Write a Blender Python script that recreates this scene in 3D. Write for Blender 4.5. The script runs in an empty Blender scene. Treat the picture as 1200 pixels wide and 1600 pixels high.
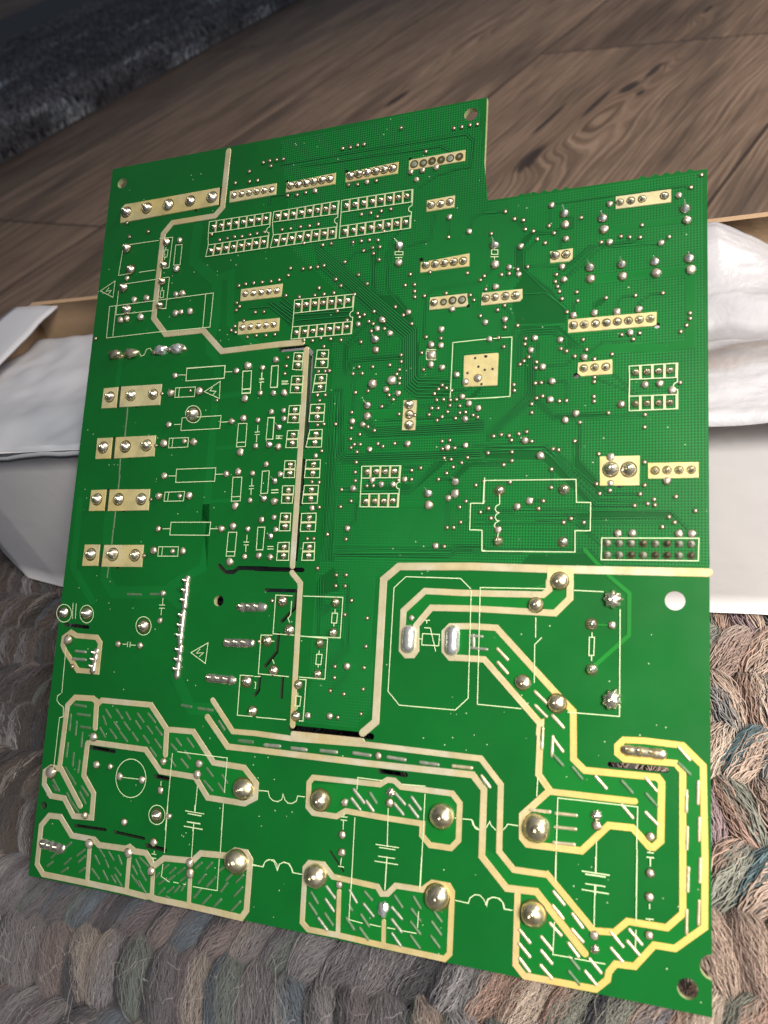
import bpy, bmesh, math, random
from mathutils import Vector, Matrix, noise
random.seed(7)
MM = 0.001
scene = bpy.context.scene
COL = scene.collection
# ------------------------------------------------------------------ camera
cam_d = bpy.data.cameras.new('camera'); cam = bpy.data.objects.new('camera', cam_d); COL.objects.link(cam)
R = [[0.93377455, -0.00210672, -0.35785562], [0.25332755, -0.70241703, 0.66515823], [-0.25276519, -0.71176252, -0.65536545]]
CAM = Vector((174.3122, -52.2988, 195.9115)) * MM
cx = Vector([r[0] for r in R]); cy = -Vector([r[1] for r in R]); cz = -Vector([r[2] for r in R])
cam.matrix_world = Matrix.Translation(CAM) @ Matrix((cx, cy, cz)).transposed().to_4x4()
cam_d.sensor_fit = 'HORIZONTAL'; cam_d.sensor_width = 36; cam_d.lens = 1247.34/1200*36
cam_d.clip_start = 0.01; cam_d.clip_end = 50
cam_d.dof.use_dof = True; cam_d.dof.focus_distance = 0.226; cam_d.dof.aperture_fstop = 26
scene.camera = cam
# ------------------------------------------------------------------ world (dim room light)
w = bpy.data.worlds.new('World'); scene.world = w; w.use_nodes = True
nt = w.node_tree; bg = nt.nodes['Background']
tc = nt.nodes.new('ShaderNodeTexCoord'); sp = nt.nodes.new('ShaderNodeSeparateXYZ'); mr = nt.nodes.new('ShaderNodeMapRange')
rp = nt.nodes.new('ShaderNodeValToRGB')
dp = nt.nodes.new('ShaderNodeVectorMath'); dp.operation = 'DOT_PRODUCT'; dp.inputs[1].default_value = (0.75, -0.2, 0.62)
nt.links.new(tc.outputs['Generated'], dp.inputs[0]); nt.links.new(dp.outputs['Value'], mr.inputs['Value'])
mr.inputs['From Min'].default_value = -1; mr.inputs['From Max'].default_value = 1
nt.links.new(mr.outputs['Result'], rp.inputs['Fac'])
rp.color_ramp.elements[0].position = 0.25; rp.color_ramp.elements[0].color = (0.06, 0.085, 0.12, 1)
rp.color_ramp.elements[1].position = 1.0; rp.color_ramp.elements[1].color = (0.80, 0.87, 1.0, 1)
nt.links.new(rp.outputs['Color'], bg.inputs['Color']); bg.inputs['Strength'].default_value = 0.385
# ------------------------------------------------------------------ lamps: a window on the right, an unseen fill added to light the far floor
def lamp(name, loc, target, size, power, color, sizey=None, spread=180):
    l = bpy.data.lights.new(name, 'AREA'); o = bpy.data.objects.new(name, l); COL.objects.link(o)
    l.shape = 'RECTANGLE'; l.size = size; l.size_y = sizey or size; l.energy = power; l.color = color; l.spread = math.radians(spread)
    o.location = loc; o.rotation_euler = (Vector(target)-Vector(loc)).to_track_quat('-Z', 'Y').to_euler()
    return o
lamp('window_light', (0.50, -0.16, 0.46), (0.25, 0.03, 0.0), 0.20, 1.5, (1.0, 0.93, 0.82), 0.34, 62)
lamp('floor_fill_light', (1.15, 0.9, 0.9), (0.32, 0.62, 0), 0.6, 4.0, (1.0, 0.83, 0.69), 0.6, 52)
scene.view_settings.view_transform = 'Standard'; scene.view_settings.look = 'None'
scene.view_settings.gamma = 1; scene.view_settings.use_curve_mapping = False
scene.view_settings.exposure = 0.0

# ------------------------------------------------------------------ materials
def mat(name, color=(.5,.5,.5), rough=.5, metal=0, **k):
    m = bpy.data.materials.new(name); m.use_nodes = True
    b = m.node_tree.nodes['Principled BSDF']
    b.inputs['Base Color'].default_value = (*color, 1); b.inputs['Roughness'].default_value = rough; b.inputs['Metallic'].default_value = metal
    for n, v in k.items(): b.inputs[n.replace('_', ' ')].default_value = v
    return m
class NT:
    def __init__(s, m): s.m = m; s.t = m.node_tree; s.b = s.t.nodes['Principled BSDF']
    def n(s, ty, ins=None, **k):
        x = s.t.nodes.new(ty)
        for a, v in k.items(): setattr(x, a, v)
        for a, v in (ins or {}).items(): s.put(x.inputs[a], v)
        return x
    def put(s, sock, v):
        if isinstance(v, bpy.types.NodeSocket): s.t.links.new(v, sock)
        elif isinstance(v, bpy.types.Node): s.t.links.new(v.outputs[0], sock)
        else: sock.default_value = v
    def math(s, op, a, b=0.0, c=0.0):
        x = s.t.nodes.new('ShaderNodeMath'); x.operation = op
        s.put(x.inputs[0], a); s.put(x.inputs[1], b)
        if len(x.inputs) > 2: s.put(x.inputs[2], c)
        return x.outputs[0]
    def obj(s): return s.n('ShaderNodeTexCoord').outputs['Object']
    def sep(s, v): return s.n('ShaderNodeSeparateXYZ', {0: v}).outputs
    def noise(s, vec, scale, detail=3, rough=.5, dist=0):
        return s.n('ShaderNodeTexNoise', {'Vector': vec, 'Scale': scale, 'Detail': detail, 'Roughness': rough, 'Distortion': dist}).outputs[0]
    def ramp(s, fac, stops, interp='LINEAR'):
        x = s.n('ShaderNodeValToRGB', {0: fac}); e = x.color_ramp.elements; x.color_ramp.interpolation = interp
        while len(e) < len(stops): e.new(0.5)
        for q, (p, c) in zip(e, stops): q.position = p; q.color = (*c, 1)
        return x.outputs[0]
    def mix(s, fac, a, b, blend='MIX'):
        x = s.t.nodes.new('ShaderNodeMix'); x.data_type = 'RGBA'; x.blend_type = blend
        s.put(x.inputs[0], fac); s.put(x.inputs[6], a if not isinstance(a, tuple) else (*a, 1)); s.put(x.inputs[7], b if not isinstance(b, tuple) else (*b, 1))
        return x.outputs[2]
    def bump(s, h, strength=.3, dist=.0001):
        s.put(s.b.inputs['Normal'], s.n('ShaderNodeBump', {'Strength': strength, 'Distance': dist, 'Height': h}).outputs[0])
    def col(s, v): s.put(s.b.inputs['Base Color'], v)
    def rough(s, v): s.put(s.b.inputs['Roughness'], v)

def mask_mat(name, c, rough=.33, dots=None):
    m = mat(name, c, rough, 0, Coat_Weight=.45, Coat_Roughness=.15, IOR=1.38); t = NT(m); o = t.obj()
    n1 = t.noise(o, 35, 4); n2 = t.noise(o, 2600, 2)
    base = t.mix(n1, tuple(x*.68 for x in c), tuple(x*1.25 for x in c))
    if dots:
        X, Y, Z = t.sep(o)
        def cell(v):
            f = t.math('FRACT', t.math('DIVIDE', v, 0.00070)); return t.math('LESS_THAN', t.math('ABSOLUTE', t.math('SUBTRACT', f, .5)), .27)
        f = t.math('MULTIPLY', cell(X), cell(Y))
        base = t.mix(f, base, dots)
        t.bump(t.math('SUBTRACT', t.math('MULTIPLY', n1, .3), f), .25, .00004)
    else:
        t.bump(n2, .12, .00002)
    X0, Y0, Z0 = t.sep(o)   # glass weave showing faintly through the varnish, and copper planes inside the board
    wv = t.math('MULTIPLY', t.math('SINE', t.math('MULTIPLY', X0, 9000.0)), t.math('SINE', t.math('MULTIPLY', Y0, 9000.0)))
    base = t.mix(t.math('ADD', .12, t.math('MULTIPLY', wv, .06)), base, tuple(x*.3 for x in c))
    # dust flecks and scuffs in the varnish
    fl = t.n('ShaderNodeTexVoronoi', {'Vector': o, 'Scale': 420.0}); 
    keep = t.math('GREATER_THAN', t.noise(o, 70, 2), .53)
    spk = t.math('MULTIPLY', t.math('LESS_THAN', fl.outputs['Distance'], .07), keep)
    t.col(t.mix(t.math('MULTIPLY', spk, .7), base, (.55, .6, .45)))
    t.rough(t.math('ADD', rough-.08, t.math('MULTIPLY', t.noise(o, 90, 4), .2)))
    return m
M = {}
M['mask'] = mask_mat('green_solder_mask', (.0003, .110, .0125))
M['pour'] = mask_mat('green_mask_over_hatched_copper', (.0030, .160, .024), .33, (.0002, .030, .005))
M['dark'] = mask_mat('green_mask_dark', (.0003, .080, .0105))
M['gap'] = mask_mat('green_mask_in_gaps', (.0002, .026, .006))
M['trace'] = mask_mat('green_mask_over_trace', (.007, .175, .030))
M['band'] = mask_mat('green_mask_over_copper', (.0012, .130, .017))
M['isle'] = mask_mat('green_mask_over_copper_area', (.0016, .142, .015))
M['shine'] = mask_mat('green_mask_over_bright_trace', (.010, .20, .022))
m = M['fibre'] = mat('glass_fibre_edge', (.32, .36, .17), .6); t = NT(m); o = t.obj()
t.col(t.mix(t.noise(o, 900, 3), (.12, .2, .06), (.55, .52, .3)))
def gold(name, a, b, c):
    m = mat(name, a, .4, .35, Coat_Weight=.3, Coat_Roughness=.2); t = NT(m); o = t.obj()
    f = t.noise(o, 60, 4, .6); g = t.noise(o, 14, 2)
    k = t.mix(t.ramp(g, [(.42, (0,0,0)), (.62, (1,1,1))]), a, b)
    t.col(t.mix(t.ramp(f, [(.5, (0,0,0)), (.75, (1,1,1))]), k, c))
    cc = t.b.inputs['Base Color'].links[0].from_socket
    t.col(t.mix(t.math('MULTIPLY', t.ramp(t.noise(o, 210, 5, .7), [(.42, (0,0,0)), (.66, (1,1,1))]), .42), cc, (.36, .31, .17)))
    X, Y, Z = t.sep(o)   # yellower towards the lower right corner of the board
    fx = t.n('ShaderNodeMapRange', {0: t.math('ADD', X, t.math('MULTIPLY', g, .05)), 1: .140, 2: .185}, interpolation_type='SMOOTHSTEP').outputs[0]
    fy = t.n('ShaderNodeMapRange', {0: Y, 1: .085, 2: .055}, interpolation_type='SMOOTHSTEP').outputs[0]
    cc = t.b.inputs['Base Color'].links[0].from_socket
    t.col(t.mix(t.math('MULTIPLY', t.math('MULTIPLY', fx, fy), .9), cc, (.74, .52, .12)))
    t.rough(t.math('ADD', .3, t.math('MULTIPLY', t.noise(o, 250, 3), .3)))
    t.bump(t.math('ADD', t.noise(o, 420, 4, .6), t.math('MULTIPLY', t.noise(o, 1500, 2), .4)), .6, .00010)
    return m
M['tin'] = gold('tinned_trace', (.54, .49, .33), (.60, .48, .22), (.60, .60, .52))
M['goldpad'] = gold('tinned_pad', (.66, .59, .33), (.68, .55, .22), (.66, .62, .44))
M['silk'] = mat('printed_ink', (.52, .64, .38), .55)
M['bar'] = mat('printed_bar_metal', (.62, .58, .34), .4, .3)
def solder(name, a, b, r=.24, metal=.85):
    m = mat(name, a, r, metal); t = NT(m); o = t.n('ShaderNodeNewGeometry').outputs['Position']
    t.col(t.mix(t.ramp(t.noise(o, 420, 3), [(.35, (0,0,0)), (.65, (1,1,1))]), a, b))
    t.rough(t.math('ADD', r-.06, t.math('MULTIPLY', t.noise(o, 700, 3), .3)))
    t.bump(t.noise(o, 1300, 3), .35, .00012)
    return m
M['solder'] = solder('solder', (.80, .76, .64), (.62, .57, .45), .17, .95)
M['solder_warm'] = solder('flux_coated_solder', (.78, .70, .50), (.56, .48, .30), .22, .95)
M['solder_bright'] = solder('bright_solder', (.85, .85, .84), (.7, .69, .66), .17)
M['via'] = solder('via_solder', (.70, .63, .52), (.55, .49, .41), .27, .75)
M['dull'] = solder('dull_solder', (.33, .34, .28), (.22, .26, .20), .42, .55)
M['solder_dash'] = solder('yellow_flux_solder', (.66, .58, .40), (.50, .44, .28), .33, .6)
M['dull_green'] = solder('flux_covered_solder', (.10, .165, .09), (.06, .13, .06), .5, .2)
M['solder_black'] = solder('blackened_solder', (.10, .09, .07), (.2, .17, .12), .3)
M['dark_ring'] = mat('dark_joint_ring', (.06, .05, .015), .3, 0)
M['hole'] = mat('hole_shadow', (.012, .014, .01), .6)
M['steel'] = mat('plated_steel', (.32, .31, .30), .35, .9)
M['slotwall'] = mat('slot_wall', (.02, .05, .02), .7)

# ------------------------------------------------------------------ mesh helpers (millimetres in, metres out)
class MB:
    def __init__(s): s.v = []; s.f = []; s.sm = []
    def add(s, vs, fs, smooth=False):
        b = len(s.v); s.v += [tuple(v) for v in vs]; s.f += [tuple(b+i for i in f) for f in fs]; s.sm += [smooth]*len(fs)
    def build(s, name, m, parent=None, scale=MM):
        me = bpy.data.meshes.new(name); me.from_pydata([(a*scale, b*scale, c*scale) for a, b, c in s.v], [], s.f)
        me.polygons.foreach_set('use_smooth', s.sm); me.update()
        if m: me.materials.append(m)
        o = bpy.data.objects.new(name, me); COL.objects.link(o); o.parent = parent
        return o
def tag(o, label=None, cat=None, group=None, kind=None):
    for k, v in (('label', label), ('category', cat), ('group', group), ('kind', kind)):
        if v: o[k] = v
    return o
def empty(name, loc=(0,0,0), rot=(0,0,0)):
    o = bpy.data.objects.new(name, None); COL.objects.link(o); o.location = loc; o.rotation_euler = rot; o.empty_display_size = .02
    return o
def clean(p):
    out = [p[0]]
    for q in p[1:]:
        if math.hypot(q[0]-out[-1][0], q[1]-out[-1][1]) > .12: out.append(q)
    return out
def strip(mb, path, w, z, closed=False, prof=None, caps=True):
    """mitred ribbon along path; prof = [(offset -1..1, dz)]"""
    P = [Vector(p[:2]) for p in clean(path)]
    n = len(P)
    if n < 2: return
    if closed and (P[0]-P[-1]).length < .15: P = P[:-1]; n -= 1
    prof = prof or [(-1, 0), (1, 0)]
    rows = []
    for i in range(n):
        a = P[i-1] if (i > 0 or closed) else None; b = P[(i+1) % n] if (i < n-1 or closed) else None
        d1 = (P[i]-a).normalized() if a is not None else None; d2 = (b-P[i]).normalized() if b is not None else None
        if d1 is None: d1 = d2
        if d2 is None: d2 = d1
        n1 = Vector((-d1.y, d1.x)); n2 = Vector((-d2.y, d2.x)); m = n1+n2
        m = n1 if m.length < .2 else m.normalized()
        k = 1/max(.45, m.dot(n1))
        rows.append([(P[i].x+m.x*o*w/2*k, P[i].y+m.y*o*w/2*k, z+dz) for o, dz in prof])
    q = len(prof); vs = [v for r in rows for v in r]; fs = []
    for i in range(n if closed else n-1):
        j = (i+1) % n
        for a in range(q-1): fs.append((i*q+a+1, i*q+a, j*q+a, j*q+a+1))
    mb.add(vs, fs)
    if caps and not closed:
        for e, d in ((0, (P[0]-P[1]).normalized()), (n-1, (P[-1]-P[-2]).normalized())):
            c = P[e]; nn = Vector((-d.y, d.x)); zt = z+max(dz for o, dz in prof); K = 7
            arc = [(c.x+(nn.x*math.cos(t)+d.x*math.sin(t))*w/2*s_, c.y+(nn.y*math.cos(t)+d.y*math.sin(t))*w/2*s_, zz) for s_, zz in ((.8, zt-.001), (1, z)) for t in [math.pi*i/K for i in range(K+1)]]
            fs = [tuple(range(K, -1, -1))] + [(i, i+1, K+2+i, K+1+i) for i in range(K)]
            mb.add(arc, fs)
def poly(mb, pts, z, rim=0):
    pts = clean(pts)
    if math.hypot(pts[0][0]-pts[-1][0], pts[0][1]-pts[-1][1]) < .12: pts = pts[:-1]
    A = sum(pts[i-1][0]*pts[i][1]-pts[i][0]*pts[i-1][1] for i in range(len(pts)))
    if A < 0: pts = pts[::-1]
    n = len(pts)
    if rim:
        cxm = sum(p[0] for p in pts)/n; cym = sum(p[1] for p in pts)/n
        inner = []
        for i in range(n):
            a = Vector(pts[i-1]); p = Vector(pts[i]); b = Vector(pts[(i+1) % n])
            d1 = (p-a).normalized(); d2 = (b-p).normalized(); m = (Vector((-d1.y, d1.x))+Vector((-d2.y, d2.x))).normalized()
            inner.append((p.x+m.x*rim, p.y+m.y*rim, z))
        vs = [(p[0], p[1], 0) for p in pts]+inner
        mb.add(vs, [tuple(range(n, 2*n))]+[(i, (i+1) % n, n+(i+1) % n, n+i) for i in range(n)])
    else: mb.add([(p[0], p[1], z) for p in pts], [tuple(range(n))])
def lathe(prof, seg=20, sx=1, sy=1, petal=0, tip=(0, 0), jitter=0, seed=0):
    """prof [(r,z)] bottom to top; returns verts, faces"""
    rnd = random.Random(seed); vs = []; fs = []; zt = prof[-1][1]
    for r, z in prof:
        for i in range(seg):
            a = 2*math.pi*i/seg; rr = r*(1+petal*math.cos(8*a)*(1 if z < zt*.8 else .2))
            k = (z/zt)**2
            rr *= 1+jitter*noise.noise(Vector((math.cos(a)*1.3+seed, math.sin(a)*1.3, z*1.7)))
            vs.append((rr*math.cos(a)*sx+tip[0]*k, rr*math.sin(a)*sy+tip[1]*k, z))
    for j in range(len(prof)-1):
        for i in range(seg): fs.append((j*seg+i, j*seg+(i+1) % seg, (j+1)*seg+(i+1) % seg, (j+1)*seg+i))
    fs.append(tuple(range((len(prof)-1)*seg, len(prof)*seg)))
    return vs, fs
def place(vs, x, y, s=1, rot=0, z=0, sz=None):
    c, q = math.cos(rot), math.sin(rot); sz = s if sz is None else sz
    return [(x+(a*c-b*q)*s, y+(a*q+b*c)*s, z+h*sz) for a, b, h in vs]
def capsule(p, q, w, h=.5, seg=8, z=0, lump=0, seed=0):
    """raised solder run from p to q"""
    p = Vector(p); q = Vector(q); d = q-p; L = d.length; d.normalize(); n = Vector((-d.y, d.x)); r = w/2
    st = []; K = 4; N = max(3, int(L/(.5 if lump else 1.2)))
    for i in range(K): a = math.pi/2*(1-i/K); st.append((-r*math.sin(a), math.cos(a)))
    for i in range(N+1): st.append((L*i/N, 1.0))
    for i in range(1, K+1): a = math.pi/2*i/K; st.append((L+r*math.sin(a), math.cos(a)))
    vs = []; fs = []; S = seg+1
    for s_, k in st:
        k = max(k, .02)
        f = 1+lump*noise.noise(Vector((s_*.9+seed*3.1, seed, 0)))
        for i in range(S):
            a = math.pi*i/seg; o = math.cos(a)*r*k*f; zz = math.sin(a)*h*k*f
            c = p+d*s_+n*o; vs.append((c.x, c.y, z+zz))
    for j in range(len(st)-1):
        for i in range(seg): fs.append((j*S+i+1, j*S+i, (j+1)*S+i, (j+1)*S+i+1))
    return vs, fs
def cut_prism(path, w, depth=4, lift=2):
    """closed solid along a path, for cutting slots"""
    P = clean(path); out = []
    up = MB(); strip(up, P, w, 0, caps=False)
    n = len(up.v)//2
    L = [up.v[2*i] for i in range(n)]; Rr = [up.v[2*i+1] for i in range(n)]
    def cap(c, d, w):
        nn = Vector((-d.y, d.x)); return [(c[0]+(nn.x*math.cos(t)+d.x*math.sin(t))*w/2, c[1]+(nn.y*math.cos(t)+d.y*math.sin(t))*w/2) for t in [math.pi*i/6 for i in range(1, 6)]]
    d0 = (Vector(P[0])-Vector(P[1])).normalized(); d1 = (Vector(P[-1])-Vector(P[-2])).normalized()
    ring = [(a[0], a[1]) for a in Rr] + [(a[0], a[1]) for a in cap(P[-1], d1, w)] + [(a[0], a[1]) for a in L[::-1]] + [(a[0], a[1]) for a in cap(P[0], d0, w)]
    return ring

# ------------------------------------------------------------------ traced board data (millimetres on the board, origin bottom left corner)
GOLD = [[1.82,0,[[43.54,215.14],[43.32,196.68],[40.87,194.26],[25.66,194.18],[22.65,190.92],[22.44,163.51],[27.44,157.96],[40.67,158.0],[47.7,151.04],[66.91,151.65],[73.63,151.65]]],[1.61,0,[[75.15,149.52],[75.49,134.44],[75.83,89.2]]],[1.51,0,[[75.81,87.51],[78.56,84.76],[79.3,48.4]]],[1.97,0,[[98.66,48.38],[101.95,51.35],[101.92,86.39],[105.83,89.76],[124.99,90.21],[145.07,90.01],[178.04,90.04]]],[1.57,0,[[79.63,46.31],[98.64,46.39]]],[1.45,0,[[54.98,52.8],[61.96,45.3],[68.59,45.44],[79.08,45.17],[99.22,45.72],[128.67,45.4],[133.58,40.09],[133.7,25.53],[137.15,22.15],[144.37,22.23],[144.62,22.31],[154.8,12.35],[159.1,12.82],[161.71,15.44],[169.63,15.55],[172.73,18.87],[172.73,47.35],[171.27,48.91],[160.74,48.66],[159.27,49.71],[159.25,51.35],[160.57,52.73],[164.85,52.97],[172.74,52.75],[176.8,48.95],[177.07,30.84],[176.93,16.89],[171.19,11.78],[167.1,11.7],[163.26,6.85],[159.38,6.59],[158.06,4.78],[157.76,3.16],[155.39,0.87],[140.22,0.58],[138.19,2.5],[138.17,17.39]]],[1.62,0,[[53.77,48.33],[60.79,41.31],[68.97,41.36],[98.97,41.29],[126.89,41.54],[129.66,38.59],[129.75,23.88],[135.69,18.0],[142.33,18.3],[153.02,7.46]]],[1.57,0,[[142.04,52.14],[142.23,54.59],[128.64,68.15],[122.73,68.13],[120.27,68.02],[118.74,69.58],[118.53,74.06],[119.93,75.53],[125.58,75.81],[131.28,75.71],[145.28,61.95],[149.55,57.91],[149.72,51.67],[149.81,47.51],[152.31,45.35],[167.68,45.57],[168.49,44.58],[168.32,32.6],[166.89,31.13],[166.05,31.14],[162.61,34.51],[157.61,34.36],[151.94,28.28],[140.03,28.0],[138.87,29.18],[138.72,34.1],[144.75,40.17],[142.14,43.36],[142.36,54.65],[142.23,54.59]]],[1.44,0,[[144.94,39.92],[162.99,40.04]]],[1.64,0,[[143.41,87.22],[143.46,85.17],[142.11,83.94],[122.05,83.7],[113.01,83.84],[107.67,78.73],[107.78,69.14],[108.98,67.97],[110.68,68.08],[111.55,69.36],[111.23,75.32],[114.86,79.8],[125.41,80.02],[144.96,79.78],[148.29,83.31],[148.31,87.37]]],[1.65,0,[[17.47,42.06],[16.99,49.35],[15.53,50.08],[9.17,49.84],[6.8,47.43],[6.51,30.38]]],[1.58,0,[[41.75,37.23],[41.38,44.02],[35.48,49.92],[18.76,49.81],[17.49,48.69]]],[1.56,0,[[41.9,43.82],[42.82,43.96],[49.88,44.11],[56.95,36.85],[66.23,36.56],[70.16,33.06],[70.18,29.56],[67.19,27.79],[56.13,27.89],[51.75,32.59],[40.71,32.85],[35.18,37.97],[16.33,38.16]]],[1.62,0,[[15.38,37.75],[15.28,28.99],[19.39,24.55],[19.62,18.19],[13.39,17.79],[9.49,22.07],[4.64,22.16],[1.73,25.08],[1.55,28.51],[3.45,29.84],[7.15,29.82],[15.32,20.71]]],[1.6,0,[[20.54,1.22],[5.15,1.18],[2.6,3.5],[2.43,13.85],[4.9,16.81],[8.88,16.99],[13.48,12.62],[21.21,12.61],[23.11,11.44],[31.9,11.74],[33.15,12.38],[34.93,11.49],[38.54,11.6],[41.5,8.75],[44.44,11.12],[53.22,11.75],[55.47,13.93],[63.35,14.47],[65.6,16.03],[68.88,16.01],[70.2,14.49],[70.18,2.39],[68.9,0.5],[53.82,0.8],[42.98,0.77],[41.14,1.13],[39.75,0.86],[33.28,1.15],[20.54,1.22]]],[1.32,0,[[20.0,10.84],[20.45,1.83]]],[1.28,0,[[33.38,10.65],[33.59,1.81]]],[1.25,0,[[41.4,7.46],[41.72,1.68]]],[1.22,0,[[52.88,9.19],[53.26,1.3]]],[1.4,1,[[86.09,36.37],[104.07,36.75],[105.83,38.04],[107.66,38.06],[109.4,36.81],[122.19,36.8],[124.1,34.84],[124.11,26.64],[122.4,24.69],[117.32,24.65],[115.22,26.54],[115.23,29.15],[106.62,29.22],[95.44,29.53],[93.11,27.94],[86.75,27.94],[85.25,29.2],[85.07,35.03]]],[1.37,1,[[86.63,16.2],[90.48,16.39],[93.11,13.97],[104.8,13.48],[105.92,12.07],[107.45,12.31],[109.37,14.43],[115.91,14.56],[118.29,16.49],[122.21,16.44],[123.13,15.26],[123.11,1.98],[121.97,0.69],[107.12,0.82],[95.39,1.07],[87.56,0.99],[85.81,2.31],[85.62,14.96]]],[1.17,0,[[95.05,10.93],[95.41,1.53]]],[1.12,0,[[106.9,6.14],[107.1,1.26]]],[1.55,1,[[5.02,68.24],[7.1,67.32],[14.47,67.21],[15.92,65.79],[15.99,57.54],[9.09,57.5],[3.75,62.67],[2.55,64.27],[2.66,66.57]]]]
GPOLY = [[[6.66,203.11],[41.61,203.34],[41.85,197.62],[5.69,196.81],[5.49,201.87]],[[45.51,201.5],[61.34,201.58],[61.38,197.88],[45.59,197.72]],[[64.71,201.14],[80.36,201.71],[80.39,198.17],[64.56,198.01]],[[84.17,201.24],[99.4,201.82],[99.29,198.3],[83.55,198.11],[83.52,200.9]],[[102.96,201.86],[118.39,202.01],[118.38,198.72],[102.45,198.59],[102.39,201.58]],[[108.18,188.94],[116.04,189.21],[115.95,185.68],[108.2,185.56]],[[107.4,171.2],[120.74,172.13],[120.79,168.43],[107.35,168.21]],[[110.46,160.98],[120.52,161.09],[120.93,158.06],[120.28,157.43],[110.43,157.44]],[[124.48,160.78],[134.94,160.77],[135.06,158.22],[134.39,157.39],[124.33,157.23]],[[157.32,182.43],[170.27,182.4],[170.28,178.9],[157.36,179.01]],[[141.65,169.96],[147.26,170.15],[147.22,167.26],[146.36,166.69],[141.73,166.77]],[[146.44,151.52],[167.1,151.55],[167.02,148.26],[166.14,147.99],[146.51,147.94]],[[149.03,140.28],[157.12,140.54],[157.17,136.8],[149.8,136.69],[148.94,137.54]],[[154.49,116.85],[163.53,116.81],[163.49,109.69],[154.6,109.75]],[[165.28,115.04],[176.17,114.98],[176.16,111.29],[165.3,111.22]],[[104.67,133.26],[108.28,133.07],[108.32,124.97],[104.63,125.11]],[[120.7,144.29],[129.18,144.34],[129.44,144.0],[129.38,135.83],[128.98,135.65],[120.91,135.82],[120.57,136.13],[120.37,143.97]],[[52.45,169.55],[66.05,169.8],[65.96,165.79],[52.53,165.75]],[[52.57,159.57],[65.95,159.53],[66.02,155.55],[52.68,155.51]],[[6.8,142.32],[12.18,142.44],[12.3,135.82],[6.71,135.88]],[[13.32,142.48],[28.07,142.39],[28.12,135.87],[13.43,135.92]],[[6.52,126.6],[12.14,126.61],[12.32,120.07],[6.66,120.05]],[[13.39,126.67],[27.84,126.72],[28.01,120.33],[13.65,120.03]],[[6.52,110.59],[12.09,110.68],[12.15,104.22],[6.47,104.13]],[[13.34,110.66],[27.75,110.65],[27.94,104.29],[13.42,104.12]],[[6.48,94.11],[11.99,94.18],[12.1,87.83],[6.29,87.69]],[[13.61,94.1],[27.57,94.29],[27.71,87.83],[13.42,87.6]],[[142.92,90.51],[149.04,90.55],[149.06,87.29],[142.95,87.21]]]
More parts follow.
